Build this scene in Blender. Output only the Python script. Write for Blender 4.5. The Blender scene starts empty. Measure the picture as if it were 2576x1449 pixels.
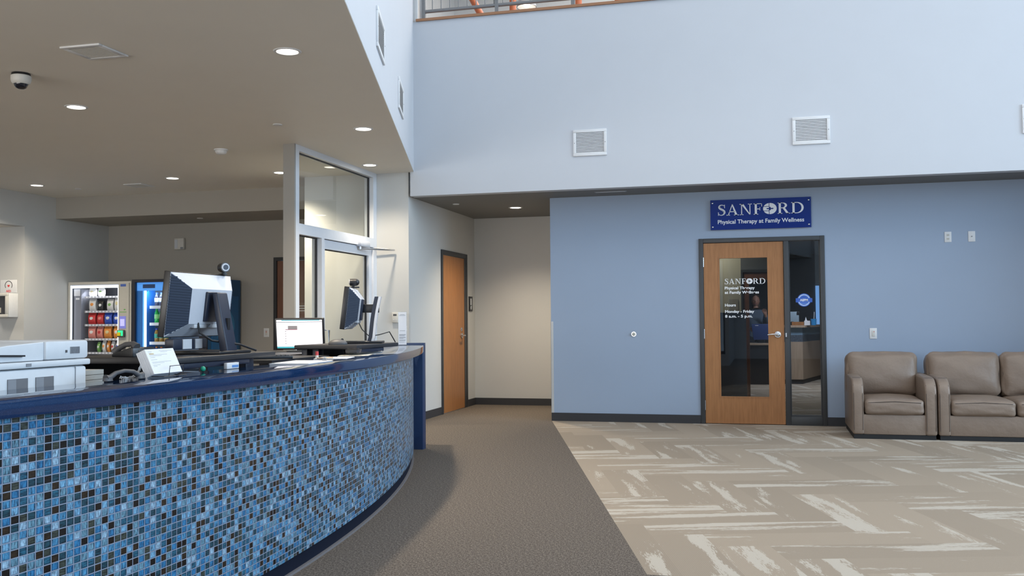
import bpy, bmesh, math, random
from mathutils import Vector, Matrix
random.seed(7)
C = bpy.context.scene.collection
PI = math.pi

# ------------------------------------------------------------------ materials
def lin(c):
    return tuple((v/12.92 if v <= .04045 else ((v+.055)/1.055)**2.4) for v in c)
def rgb(r, g, b): return lin((r/255, g/255, b/255))
MATS = {}
class NT:
    def __init__(s, name):
        s.m = bpy.data.materials.new(name); s.m.use_nodes = True
        s.t = s.m.node_tree; s.t.nodes.clear()
        s.out = s.n('ShaderNodeOutputMaterial')
    def n(s, typ, **kw):
        nd = s.t.nodes.new(typ)
        for k, v in kw.items(): setattr(nd, k, v)
        return nd
    def l(s, a, b): s.t.links.new(a, b)
    def put(s, sock, v):
        if isinstance(v, bpy.types.NodeSocket): s.l(v, sock)
        else: sock.default_value = v
    def math(s, op, a, b=None, c=None, clamp=False):
        nd = s.n('ShaderNodeMath', operation=op); nd.use_clamp = clamp
        s.put(nd.inputs[0], a)
        if b is not None: s.put(nd.inputs[1], b)
        if c is not None: s.put(nd.inputs[2], c)
        return nd.outputs[0]
    def mix(s, f, a, b, typ='RGBA', blend='MIX'):
        nd = s.n('ShaderNodeMix', data_type=typ)
        if typ == 'RGBA':
            nd.blend_type = blend; A, B, O = nd.inputs[6], nd.inputs[7], nd.outputs[2]
            a = (*a, 1) if isinstance(a, tuple) and len(a) == 3 else a
            b = (*b, 1) if isinstance(b, tuple) and len(b) == 3 else b
        else: A, B, O = nd.inputs[2], nd.inputs[3], nd.outputs[0]
        s.put(nd.inputs[0], f); s.put(A, a); s.put(B, b)
        return O
    def ramp(s, f, stops, interp='LINEAR'):
        nd = s.n('ShaderNodeValToRGB'); cr = nd.color_ramp; cr.interpolation = interp
        while len(cr.elements) < len(stops): cr.elements.new(.5)
        for e, (p, c) in zip(cr.elements, stops):
            e.position = p; e.color = (*c, 1) if len(c) == 3 else c
        s.put(nd.inputs[0], f); return nd.outputs[0]
    def noise(s, vec, scale, detail=2, rough=.5, dim='3D'):
        nd = s.n('ShaderNodeTexNoise', noise_dimensions=dim)
        if vec is not None: s.l(vec, nd.inputs['Vector'])
        nd.inputs['Scale'].default_value = scale; nd.inputs['Detail'].default_value = detail
        nd.inputs['Roughness'].default_value = rough
        return nd.outputs[0]
    def coord(s, which='Object'): return s.n('ShaderNodeTexCoord').outputs[which]
    def mapping(s, vec, scale=(1,1,1), rot=(0,0,0), loc=(0,0,0)):
        nd = s.n('ShaderNodeMapping'); s.l(vec, nd.inputs[0])
        nd.inputs['Location'].default_value = loc; nd.inputs['Rotation'].default_value = rot
        nd.inputs['Scale'].default_value = scale; return nd.outputs[0]
    def comb(s, x, y, z=0.):
        nd = s.n('ShaderNodeCombineXYZ')
        for i, v in enumerate((x, y, z)): s.put(nd.inputs[i], v)
        return nd.outputs[0]
    def sep(s, v):
        nd = s.n('ShaderNodeSeparateXYZ'); s.l(v, nd.inputs[0]); return nd.outputs
    def white(s, vec):
        nd = s.n('ShaderNodeTexWhiteNoise', noise_dimensions='3D'); s.l(vec, nd.inputs[0]); return nd.outputs
    def bsdf(s, color, rough=.5, metal=0., spec=.5, bump=None, bstr=.2, bdist=.01, coat=0., emit=None, estr=0.):
        b = s.n('ShaderNodeBsdfPrincipled')
        s.put(b.inputs['Base Color'], (*color, 1) if isinstance(color, tuple) and len(color) == 3 else color)
        s.put(b.inputs['Roughness'], rough); s.put(b.inputs['Metallic'], metal)
        s.put(b.inputs['Specular IOR Level'], spec)
        if coat: b.inputs['Coat Weight'].default_value = coat; b.inputs['Coat Roughness'].default_value = .05
        if bump is not None:
            bn = s.n('ShaderNodeBump'); bn.inputs['Strength'].default_value = bstr; bn.inputs['Distance'].default_value = bdist
            s.l(bump, bn.inputs['Height']); s.l(bn.outputs[0], b.inputs['Normal'])
        if emit is not None:
            s.put(b.inputs['Emission Color'], (*emit, 1) if isinstance(emit, tuple) else emit)
            b.inputs['Emission Strength'].default_value = estr
        s.l(b.outputs[0], s.out.inputs[0]); return b

def simple(name, color, rough=.5, metal=0., spec=.5, var=.04, vscale=30, coat=0., emit=None, estr=0.):
    """one-colour finish with a little procedural mottling"""
    if name in MATS: return MATS[name]
    t = NT(name)
    if var > 0:
        f = t.noise(t.coord(), vscale, 2)
        col = t.mix(f, tuple(c*(1-var) for c in color), tuple(min(1, c*(1+var)) for c in color))
    else: col = color
    t.bsdf(col, rough, metal, spec, coat=coat, emit=emit, estr=estr)
    MATS[name] = t.m; return t.m

def paint(name, color, rough=.6):
    t = NT(name); co = t.coord()
    f = t.noise(co, 2.5, 2)
    col = t.mix(f, tuple(c*.98 for c in color), tuple(c*1.02 for c in color))
    t.bsdf(col, rough, spec=.25, bump=t.noise(co, 260, 1), bstr=.06, bdist=.002)
    MATS[name] = t.m; return t.m

def woodmat(name, dark, light, axis=2, rough=.4):
    t = NT(name); co = t.coord()
    sc = [14, 14, 14]; sc[axis] = 1.2
    m = t.mapping(co, tuple(sc))
    f = t.noise(m, 3.0, 5, .6)
    sc2 = [160, 160, 160]; sc2[axis] = 4
    g = t.noise(t.mapping(co, tuple(sc2)), 1.0, 2)
    f2 = t.math('ADD', t.math('MULTIPLY', f, .75), t.math('MULTIPLY', g, .25))
    col = t.ramp(f2, [(.25, dark), (.5, tuple((a+b)/2 for a, b in zip(dark, light))), (.75, light)])
    t.bsdf(col, rough, spec=.4); MATS[name] = t.m; return t.m

def glassmat(name, tint=(1,1,1), refl=1.0):
    t = NT(name)
    tr = t.n('ShaderNodeBsdfTransparent'); tr.inputs[0].default_value = (*tint, 1)
    gl = t.n('ShaderNodeBsdfGlossy'); gl.inputs['Roughness'].default_value = 0.0
    fr = t.n('ShaderNodeFresnel'); fr.inputs[0].default_value = 1.5
    front = t.math('SUBTRACT', 1.0, t.n('ShaderNodeNewGeometry').outputs['Backfacing'])
    fac = t.math('MULTIPLY', t.math('MULTIPLY', fr.outputs[0], refl, clamp=True), front)
    mx = t.n('ShaderNodeMixShader'); t.l(fac, mx.inputs[0]); t.l(tr.outputs[0], mx.inputs[1]); t.l(gl.outputs[0], mx.inputs[2])
    t.l(mx.outputs[0], t.out.inputs[0]); MATS[name] = t.m; return t.m

def emissive(name, color, strength):
    t = NT(name)
    t.bsdf(tuple(min(1, c) for c in color), .4, emit=color, estr=strength); MATS[name] = t.m; return t.m

# carpets ---------------------------------------------------------------
def carpet_grey():
    t = NT('grey_brown_loop_carpet'); co = t.coord()
    m1 = t.mapping(co, (60, 190, 1), (0, 0, .55))
    a = t.noise(m1, 1.0, 2, .6)
    m2 = t.mapping(co, (170, 55, 1), (0, 0, .3))
    b = t.noise(m2, 1.0, 2, .6)
    f = t.math('MULTIPLY', t.math('ADD', a, b), .5)
    col = t.ramp(f, [(.33, (.040, .033, .028)), (.48, (.118, .099, .083)), (.56, (.175, .147, .124)), (.68, (.32, .27, .225))])
    t.bsdf(col, .95, spec=.1, bump=f, bstr=.5, bdist=.006); return t.m

def carpet_herringbone():
    t = NT('tan_herringbone_plank_carpet'); co = t.coord()
    W, N = .30, 4.0
    ox, oy = -.580 - .28*W, 7.50 + .96*W
    x, y, z = t.sep(co)
    dx, dy = t.math('SUBTRACT', x, ox), t.math('SUBTRACT', y, oy)
    u = t.math('DIVIDE', t.math('ADD', t.math('MULTIPLY', dx, .9600), t.math('MULTIPLY', dy, .2800)), W)
    v = t.math('DIVIDE', t.math('SUBTRACT', t.math('MULTIPLY', dx, .2800), t.math('MULTIPLY', dy, .9600)), W)
    i, j = t.math('FLOOR', u), t.math('FLOOR', v)
    k = t.math('FLOORED_MODULO', t.math('SUBTRACT', i, j), 2*N)
    horiz = t.math('LESS_THAN', k, N-.5)
    # horizontal plank
    hs = t.math('SUBTRACT', i, k)
    h_al, h_ac = t.math('SUBTRACT', u, hs), t.math('SUBTRACT', v, j)
    # vertical plank
    kk = t.math('SUBTRACT', 2*N-1, k)
    vs = t.math('SUBTRACT', j, kk)
    v_al, v_ac = t.math('SUBTRACT', v, vs), t.math('SUBTRACT', u, i)
    al = t.mix(horiz, v_al, h_al, 'FLOAT'); ac = t.mix(horiz, v_ac, h_ac, 'FLOAT')
    ida = t.mix(horiz, i, hs, 'FLOAT'); idb = t.mix(horiz, vs, j, 'FLOAT')
    idv = t.comb(ida, idb, horiz)
    wn = t.white(idv)
    r1 = wn[0]; r2, r3, r4 = t.sep(wn[1])
    # worn light yarn: streaks along each plank, stronger on one side
    off = t.math('MULTIPLY', r1, 57.0)
    sv = t.comb(t.math('ADD', t.math('MULTIPLY', al, .42), off), t.math('MULTIPLY', ac, 3.2), t.math('MULTIPLY', r2, 31.))
    st = t.noise(sv, 1.0, 1, .5)
    fv = t.comb(t.math('ADD', t.math('MULTIPLY', al, 6.0), off), t.math('MULTIPLY', ac, 38.), r3)
    fine = t.noise(fv, 1.0, 3, .7)
    side = t.math('SUBTRACT', 1.0, t.math('MULTIPLY', t.math('ABSOLUTE', t.math('SUBTRACT', ac, r3)), .42))
    s = t.math('MULTIPLY', st, side)
    s = t.math('ADD', s, t.math('MULTIPLY', t.math('SUBTRACT', fine, .5), .46))
    s = t.math('ADD', s, t.math('MULTIPLY', t.math('SUBTRACT', r4, .5), .30))
    worn = t.ramp(s, [(.530, (0, 0, 0)), (.575, (1, 1, 1))])
    tone = t.math('ADD', .90, t.math('MULTIPLY', r2, .20))
    pile = t.noise(t.mapping(co, (420, 420, 1)), 1.0, 1)
    tone = t.math('MULTIPLY', tone, t.math('ADD', .80, t.math('MULTIPLY', pile, .40)))
    base = t.mix(1.0, (.36, .292, .222), t.comb(tone, tone, tone), blend='MULTIPLY')
    rib = t.math('SINE', t.math('MULTIPLY', ac, 190.))
    base = t.mix(t.math('MULTIPLY', t.math('ADD', rib, 1.), .09), base, (.16, .14, .12))
    wf = t.math('MULTIPLY', t.sep(worn)[0], .80)
    col = t.mix(wf, base, (.53, .475, .40))
    t.bsdf(col, .95, spec=.1, bump=pile, bstr=.3, bdist=.004); return t.m

def mosaic():
    t = NT('blue_glass_mosaic_tile')
    uv = t.n('ShaderNodeUVMap').outputs[0]
    u, v, _ = t.sep(uv)
    U, V = t.math('DIVIDE', u, .0331), t.math('DIVIDE', v, .0261)
    i, j = t.math('FLOOR', U), t.math('FLOOR', V)
    fu, fv = t.math('FRACT', U), t.math('FRACT', V)
    wn = t.white(t.comb(i, j, 3.7)); r = wn[0]; r2, r3, r4 = t.sep(wn[1])
    base = t.ramp(r, [(0, (.010, .008, .008)), (.07, (.028, .018, .011)), (.13, (.045, .054, .045)), (.21, (.014, .052, .076)),
                      (.34, (.020, .095, .155)), (.48, (.028, .155, .32)), (.60, (.060, .215, .375)), (.73, (.115, .235, .315)),
                      (.86, (.145, .32, .48)), (.95, (.26, .40, .52))], 'CONSTANT')
    vert = t.math('GREATER_THAN', r2, .5)
    su = t.mix(vert, t.math('MULTIPLY', fu, 1.2), t.math('MULTIPLY', fu, 6.), 'FLOAT')
    svv = t.mix(vert, t.math('MULTIPLY', fv, 6.), t.math('MULTIPLY', fv, 1.2), 'FLOAT')
    sn = t.noise(t.comb(t.math('ADD', su, t.math('MULTIPLY', r3, 40.)), t.math('ADD', svv, t.math('MULTIPLY', r4, 40.)), r), 1.0, 3, .65)
    streak = t.ramp(sn, [(.32, (.22, .24, .26)), (.48, (.88, .9, .92)), (.68, (1.6, 1.58, 1.52))])
    tile = t.mix(1.0, base, streak, blend='MULTIPLY')
    def edge(f, w0, w1):
        a = t.math('GREATER_THAN', f, w0); b = t.math('LESS_THAN', f, w1); return t.math('MULTIPLY', a, b)
    inside = t.math('MULTIPLY', edge(fu, .055, .945), edge(fv, .065, .935))
    rim = t.math('MULTIPLY', edge(fu, .13, .80), edge(fv, .16, .90))
    tile = t.mix(t.math('SUBTRACT', 1.0, rim), tile, (.45, .50, .55), blend='MULTIPLY')  # darker rim, widest at right, paints relief shading into each tile
    col = t.mix(inside, (.24, .28, .36), tile)
    rough = t.mix(inside, .8, .28, 'FLOAT')
    hgt = t.math('MULTIPLY', inside, t.math('ADD', .8, t.math('MULTIPLY', sn, .2)))
    t.bsdf(col, rough, spec=.3, bump=hgt, bstr=.25, bdist=.002); return t.m

def granite(name, base, fleck):
    t = NT(name); co = t.coord()
    n1 = t.noise(co, 420, 1); n2 = t.noise(co, 60, 2)
    f = t.ramp(n1, [(.60, (0, 0, 0)), (.72, (1, 1, 1))])
    b = t.mix(n2, tuple(c*.9 for c in base), tuple(c*1.12 for c in base))
    col = t.mix(t.math('MULTIPLY', t.sep(f)[0], .5), b, fleck)
    t.bsdf(col, .06, spec=.45); MATS[name] = t.m; return t.m

def leather(name, color):
    t = NT(name); co = t.coord()
    n = t.noise(co, 6, 4, .6); g = t.noise(co, 240, 2)
    col = t.mix(n, tuple(c*.86 for c in color), tuple(c*1.12 for c in color))
    h = t.math('ADD', t.math('MULTIPLY', n, 1.), t.math('MULTIPLY', g, .08))
    t.bsdf(col, .42, spec=.4, bump=h, bstr=.35, bdist=.03); MATS[name] = t.m; return t.m

WALL = paint('warm_grey_wall_paint', (.56, .56, .545))
WALLU = paint('pale_grey_atrium_paint', (.565, .583, .615))
WALLB = paint('blue_grey_accent_paint', (.33, .40, .51))
CEIL = paint('soffit_ceiling_paint', (.82, .78, .70))
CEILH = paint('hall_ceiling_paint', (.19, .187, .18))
WALLA = paint('shaded_alcove_paint', (.40, .375, .33))  # wall paint darkened to carry the shade inside the alcove
POSTM = paint('dark_post_paint', (.33, .31, .28))  # post coloured darker than the wall paint
DARK = simple('charcoal_steel_frame', (.045, .047, .050), .45)
BASEM = simple('charcoal_rubber_base', (.030, .030, .034), .6)
CHERRY = woodmat('cherry_veneer', (.27, .112, .036), (.44, .195, .070))
WDARK = woodmat('dark_cherry_veneer', (.13, .050, .026), (.22, .09, .045))
MAPLE = woodmat('pale_maple_laminate', (.40, .29, .20), (.56, .42, .30))
CHROME = simple('satin_chrome', (.62, .63, .65), .25, 1.0)
ALU = simple('white_painted_aluminium', (.66, .68, .72), .38)
WHITE = simple('white_plastic', (.72, .72, .72), .4)
OFFW = simple('off_white_plastic', (.62, .60, .55), .45)
PAPER = simple('white_paper', (.80, .80, .82), .7)
BLACK = simple('black_plastic', (.012, .012, .014), .35)
BLACKM = simple('matte_black_laminate', (.018, .018, .021), .5)
NAVYM = simple('navy_black_plastic', (.014, .020, .040), .4)
SILVER = simple('silver_grey_plastic', (.55, .57, .62), .35)
LGREY = simple('light_grey_plastic', (.58, .60, .63), .4)
MGREY = simple('mid_grey_plastic', (.25, .26, .28), .5)
DGREY = simple('dark_grey_plastic', (.075, .075, .08), .5)
GLASS = glassmat('clear_glass', (.96, .98, .97))
GLASSD = glassmat('tinted_door_glass', (.80, .84, .88), 1.15)
GLASSV = glassmat('vending_glass', (.97, .98, 1.0), .5)
ACRYL = glassmat('clear_acrylic', (.93, .95, .96), 1.0)
GRANITE = granite('dark_blue_speckled_quartz', (.004, .022, .075), (.04, .09, .20))
NAVYP = simple('navy_laminate_panel', (.020, .040, .10), .35)
KICK = simple('navy_rubber_kick', (.004, .008, .020), .6, spec=.15)
TAUPE = leather('taupe_leather', (.245, .182, .138))
SIGNB = simple('royal_blue_acrylic', (.003, .022, .19), .10, spec=.25, var=0)
SIGNW = simple('white_sign_lettering', (.78, .79, .82), .5, var=0)
DECAL = simple('white_vinyl_decal', (.85, .85, .85), .5, var=0)
LENS = emissive('downlight_lens', (1.0, .93, .80), 9.0)
ORANGE = simple('orange_painted_steel', (.50, .13, .05), .5)
RAILM = simple('grey_painted_rail', (.20, .20, .20), .4)
TRIMW = simple('cherry_cap_trim', (.35, .17, .085), .5)
MOS = mosaic()
CARG = carpet_grey(); CARH = carpet_herringbone()

# ------------------------------------------------------------------ mesh builder
class MB:
    def __init__(s): s.bm = bmesh.new(); s.uv = None
    def _mi(s, faces, mi):
        for f in faces: f.material_index = mi
    def box(s, x0, x1, y0, y1, z0, z1, mi=0, bev=0., seg=2):
        if bev > 0:
            t = bmesh.new(); bmesh.ops.create_cube(t, size=1)
            for v in t.verts:
                v.co = Vector((x0+(v.co.x+.5)*(x1-x0), y0+(v.co.y+.5)*(y1-y0), z0+(v.co.z+.5)*(z1-z0)))
            bmesh.ops.bevel(t, geom=list(t.edges), offset=min(bev, .49*min(abs(x1-x0), abs(y1-y0), abs(z1-z0))), segments=seg, profile=.5, affect='EDGES')
            s.merge(t, mi); return s
        vs = [s.bm.verts.new(p) for p in ((x0,y0,z0),(x1,y0,z0),(x1,y1,z0),(x0,y1,z0),(x0,y0,z1),(x1,y0,z1),(x1,y1,z1),(x0,y1,z1))]
        for q in ((3,2,1,0),(4,5,6,7),(0,1,5,4),(1,2,6,5),(2,3,7,6),(3,0,4,7)):
            s.bm.faces.new([vs[i] for i in q]).material_index = mi
        return s
    def merge(s, t, mi=0, mat=None):
        if mat is not None: bmesh.ops.transform(t, matrix=mat, verts=t.verts)
        mp = {v: s.bm.verts.new(v.co) for v in t.verts}
        for f in t.faces:
            try: s.bm.faces.new([mp[v] for v in f.verts]).material_index = mi
            except ValueError: pass
        t.free()
    def poly(s, pts, mi=0):
        f = s.bm.faces.new([s.bm.verts.new(p) for p in pts]); f.material_index = mi; return f
    def prism(s, pts, a0, a1, axis='z', mi=0, bev=0.):
        def P(p, a):
            return {'z': (p[0], p[1], a), 'x': (a, p[0], p[1]), 'y': (p[0], a, p[1])}[axis]
        t = bmesh.new(); n = len(pts)
        A = [t.verts.new(P(p, a0)) for p in pts]; B = [t.verts.new(P(p, a1)) for p in pts]
        t.faces.new(A[::-1]); t.faces.new(B)
        for i in range(n): t.faces.new((A[i], A[(i+1) % n], B[(i+1) % n], B[i]))
        bmesh.ops.recalc_face_normals(t, faces=t.faces)
        if bev > 0:
            es = [e for e in t.edges if e.calc_face_angle(0) > .5]
            bmesh.ops.bevel(t, geom=es, offset=bev, segments=3, profile=.5, affect='EDGES')
        s.merge(t, mi); return s
    def cyl(s, p0, p1, r0, r1=None, seg=20, mi=0, caps=True):
        r1 = r0 if r1 is None else r1
        p0, p1 = Vector(p0), Vector(p1); d = (p1-p0).normalized()
        a = d.orthogonal().normalized(); b = d.cross(a)
        A, B = [], []
        for i in range(seg):
            th = 2*PI*i/seg; w = a*math.cos(th)+b*math.sin(th)
            A.append(s.bm.verts.new(p0+w*r0)); B.append(s.bm.verts.new(p1+w*r1))
        for i in range(seg): s.bm.faces.new((A[i], A[(i+1) % seg], B[(i+1) % seg], B[i])).material_index = mi
        if caps:
            s.bm.faces.new(A[::-1]).material_index = mi; s.bm.faces.new(B).material_index = mi
        return s
    def lathe(s, prof, c=(0,0,0), seg=28, mi=0, flip=False):
        """profile of (radius, z) turned about the z axis"""
        rings = []
        for r, z in prof:
            if r < 1e-6: rings.append([s.bm.verts.new((c[0], c[1], c[2]+z))])
            else: rings.append([s.bm.verts.new((c[0]+r*math.cos(2*PI*i/seg), c[1]+r*math.sin(2*PI*i/seg), c[2]+z)) for i in range(seg)])
        for A, B in zip(rings, rings[1:]):
            for i in range(seg):
                j = (i+1) % seg
                if len(A) == 1 and len(B) == 1: continue
                if len(A) == 1: q = (A[0], B[j], B[i])
                elif len(B) == 1: q = (A[i], A[j], B[0])
                else: q = (A[i], A[j], B[j], B[i])
                s.bm.faces.new(q).material_index = mi
        return s
    def tube(s, path, r, seg=8, mi=0):
        path = [Vector(p) for p in path]; rings = []
        up = Vector((0, 0, 1))
        for i, p in enumerate(path):
            d = (path[min(i+1, len(path)-1)]-path[max(i-1, 0)]).normalized()
            a = d.cross(up)
            if a.length < 1e-3: a = d.cross(Vector((1, 0, 0)))
            a.normalize(); b = a.cross(d)
            rr = r(i/(len(path)-1)) if callable(r) else r
            rings.append([s.bm.verts.new(p+(a*math.cos(2*PI*k/seg)+b*math.sin(2*PI*k/seg))*rr) for k in range(seg)])
        for A, B in zip(rings, rings[1:]):
            for k in range(seg): s.bm.faces.new((A[k], A[(k+1) % seg], B[(k+1) % seg], B[k])).material_index = mi
        s.bm.faces.new(rings[0][::-1]).material_index = mi; s.bm.faces.new(rings[-1]).material_index = mi
        return s
    def ball(s, c, r, seg=20, mi=0, sc=(1,1,1)):
        t = bmesh.new(); bmesh.ops.create_uvsphere(t, u_segments=seg, v_segments=max(8, seg//2), radius=r)
        s.merge(t, mi, Matrix.Translation(c) @ Matrix.Diagonal((*sc, 1))); return s
    def cushion(s, x0, x1, y0, y1, z0, z1, r=.05, puff=(0,0,0), n=10, mi=0, mat=None, seed=0, wob=.0):
        """rounded box whose faces swell by puff along x, y, z"""
        t = bmesh.new(); bmesh.ops.create_cube(t, size=2)
        bmesh.ops.subdivide_edges(t, edges=list(t.edges), cuts=n, use_grid_fill=True)
        h = Vector(((x1-x0)/2, (y1-y0)/2, (z1-z0)/2)); c = Vector(((x0+x1)/2, (y0+y1)/2, (z0+z1)/2))
        rng = random.Random(seed); ph = [rng.uniform(0, 6) for _ in range(6)]
        for v in t.verts:
            q = v.co.copy(); sg = Vector([1 if k > 0 else -1 for k in q])
            # crowd the grid towards the edges so the rounding is smooth
            q = Vector([sg[k]*(1-(1-abs(q[k]))**1.5) for k in range(3)])
            p = Vector([q[k]*h[k] for k in range(3)])
            inner = Vector([max(-(h[k]-r), min(h[k]-r, p[k])) for k in range(3)])
            d = p-inner
            if d.length > 1e-9: p = inner + d.normalized()*r
            for k in range(3):
                a, b = (k+1) % 3, (k+2) % 3
                w = (1-q[a]**2)*(1-q[b]**2)
                p[k] += q[k]*puff[k]*w
                if wob: p[k] += wob*math.sin(7*q[a]+ph[k])*math.sin(5*q[b]+ph[k+3])*abs(q[k])
            v.co = p+c
        s.merge(t, mi, mat); return s
    def build(s, name, mats, parent=None, smooth=True, angle=40, loc=None, rot=None):
        me = bpy.data.meshes.new(name)
        bmesh.ops.recalc_face_normals(s.bm, faces=s.bm.faces)
        s.bm.to_mesh(me); s.bm.free()
        for m in (mats if isinstance(mats, (list, tuple)) else [mats]): me.materials.append(m)
        if smooth and len(me.polygons):
            me.shade_smooth(); me.set_sharp_from_angle(angle=math.radians(angle))
        o = bpy.data.objects.new(name, me); C.objects.link(o)
        if parent: o.parent = parent
        if loc is not None: o.location = loc
        if rot is not None: o.rotation_euler = rot
        return o

def tag(o, label=None, cat=None, group=None, kind=None):
    for k, v in (('label', label), ('category', cat), ('group', group), ('kind', kind)):
        if v: o[k] = v
    return o
def thing(name, label, cat, loc=(0,0,0), rotz=0., group=None, kind=None, rot=None):
    o = bpy.data.objects.new(name, None); C.objects.link(o); o.empty_display_size = .1
    o.location = loc; o.rotation_euler = rot if rot else (0, 0, rotz)
    return tag(o, label, cat, group, kind)
def struct(name, mb, m, label, cat, smooth=False):
    return tag(mb.build(name, m, smooth=smooth), label, cat, kind='structure')
def dup(root, loc, label, rotz=None, group=None):
    r = root.copy(); C.objects.link(r); r.location = loc
    if rotz is not None: r.rotation_euler = (0, 0, rotz)
    r['label'] = label
    if group: r['group'] = group
    for ch in list(root.children):
        c = ch.copy(); C.objects.link(c); c.parent = r
        for g in list(ch.children):
            d = g.copy(); C.objects.link(d); d.parent = c
    return r
def text(name, body, size, mat, parent, loc, rot, depth=.001, align='LEFT', width=None, bold=0.):
    cu = bpy.data.curves.new(name, 'FONT'); cu.body = body; cu.size = size; cu.extrude = depth; cu.align_x = align; cu.offset = bold
    tmp = bpy.data.objects.new('tmp_text', cu); C.objects.link(tmp)
    dg = bpy.context.evaluated_depsgraph_get(); dg.update()
    me = bpy.data.meshes.new_from_object(tmp.evaluated_get(dg)); me.name = name
    bpy.data.objects.remove(tmp); bpy.data.curves.remove(cu)
    me.materials.clear(); me.materials.append(mat)
    if width and len(me.vertices):
        xs = [v.co.x for v in me.vertices]; k = width/(max(xs)-min(xs)); x0 = min(xs) if align == 'LEFT' else 0
        for v in me.vertices: v.co.x = (v.co.x-x0)*k
    o = bpy.data.objects.new(name, me); C.objects.link(o)
    if parent: o.parent = parent
    o.location = loc; o.rotation_euler = rot; return o
FRONT = (PI/2, 0, 0)          # lettering on a face that looks towards -Y

# serif capitals of the wall sign, cap height 1
def serif_word(mb, scale, ox, oz, y0, y1):
    def quad(pts): mb.prism([(ox+a*scale, oz+b*scale) for a, b in pts], y0, y1, axis='y')
    def bar(x0, x1, z0, z1): quad([(x0, z0), (x1, z0), (x1, z1), (x0, z1)])
    def arc(cx, cz, rx, rz, a0, a1, tk, tn, n=14):
        for i in range(n):
            p = []
            for a in (a0+(a1-a0)*i/n, a0+(a1-a0)*(i+1)/n):
                w = tn+(tk-tn)*abs(math.cos(a))**1.3
                p.append(((cx+rx*math.cos(a), cz+rz*math.sin(a)), (cx+(rx-w)*math.cos(a), cz+(rz-(w if rz > w else rz*.9))*math.sin(a))))
            quad([p[0][0], p[1][0], p[1][1], p[0][1]])
    K, T, SH = .16, .065, .055
    x = 0.
    # S
    path = [(.53, .80), (.47, .92), (.33, .97), (.19, .94), (.115, .83), (.13, .70), (.24, .60), (.38, .51), (.49, .40), (.515, .25), (.44, .10), (.29, .03), (.15, .06), (.06, .19)]
    wid = [.03, .05, .065, .09, .13, .155, .17, .175, .165, .135, .09, .065, .05, .03]
    for i in range(len(path)-1):
        (a, b), (c, d) = path[i], path[i+1]; L = math.hypot(c-a, d-b); nx, nz = -(d-b)/L, (c-a)/L
        e = .012
        a2, b2, c2, d2 = a-(c-a)/L*e, b-(d-b)/L*e, c+(c-a)/L*e, d+(d-b)/L*e
        w0, w1 = wid[i]/2, wid[i+1]/2
        quad([(x+a2+nx*w0, b2+nz*w0), (x+a2-nx*w0, b2-nz*w0), (x+c2-nx*w1, d2-nz*w1), (x+c2+nx*w1, d2+nz*w1)])
    bar(x+.50, x+.545, .68, .99); bar(x+.03, x+.075, .01, .32); x += .70
    # A
    quad([(x+.06, 0), (x+.06+T, 0), (x+.42, .93), (x+.385, 1)]); quad([(x+.36, 1), (x+.44, 1), (x+.80, 0), (x+.80-K-.02, 0)])
    bar(x+.17, x+.60, .30, .30+T); bar(x-.04, x+.23, 0, SH); bar(x+.52, x+.90, 0, SH); x += .97
    # N
    bar(x+.10, x+.10+T, 0, 1); bar(x+.72, x+.72+T, 0, 1); quad([(x+.08, 1), (x+.27, 1), (x+.785, 0), (x+.72, 0)])
    bar(x, x+.27, 0, SH); bar(x-.02, x+.26, 1-SH, 1); bar(x+.60, x+.90, 1-SH, 1); x += 1.03
    # F
    bar(x+.08, x+.08+K, 0, 1); bar(x, x+.34, 0, SH); bar(x, x+.62, 1-SH, 1); bar(x+.575, x+.62, .72, 1); bar(x+.2, x+.47, .47, .47+T); bar(x+.44, x+.48, .36, .66); x += .70
    # globe with a cross in place of the O
    R, cx, cz = .50, x+.50, .50
    ny = 40
    for r_ in range(ny):
        z0 = -R+2*R*r_/ny; z1 = z0+2*R/ny; zm = (z0+z1)/2
        if abs(zm) >= R: continue
        hw = math.sqrt(R*R-zm*zm)
        cuts = [(-.075, -.03)]                                   # meridian line
        if abs(zm) < .055: cuts = [(-.55, -.33), (-.20, .30)] if False else [(-.24, .26)]
        elif abs(abs(zm)-.20) < .025: cuts = [(-.55, -.03)]
        if abs(zm) < .16 and abs(zm) >= .055: cuts = cuts+[(-.03, .06)]
        segs = [(-hw, hw)]
        for c0, c1 in cuts:
            ns = []
            for a, b in segs:
                if c1 <= a or c0 >= b: ns.append((a, b)); continue
                if a < c0: ns.append((a, c0))
                if c1 < b: ns.append((c1, b))
            segs = ns
        for a, b in segs:
            if b-a > .004: bar(cx+a, cx+b, cz+z0, cz+z1)
    x += 1.07
    # R
    bar(x+.08, x+.08+K, 0, 1); bar(x, x+.34, 0, SH); bar(x, x+.40, 1-SH, 1)
    arc(x+.36, .745, .33, .255, -PI/2, PI/2, K, T); bar(x+.2, x+.37, .49, .49+T)
    quad([(x+.36, .50), (x+.53, .52), (x+.84, 0), (x+.65, 0)]); bar(x+.64, x+.92, 0, SH); x += 1.0
    # D
    bar(x+.08, x+.08+K, 0, 1); bar(x, x+.42, 0, T); bar(x, x+.42, 1-T, 1)
    arc(x+.40, .5, .50, .5, -PI/2, PI/2, K, T, 20); x += .90
    return x*scale

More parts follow.
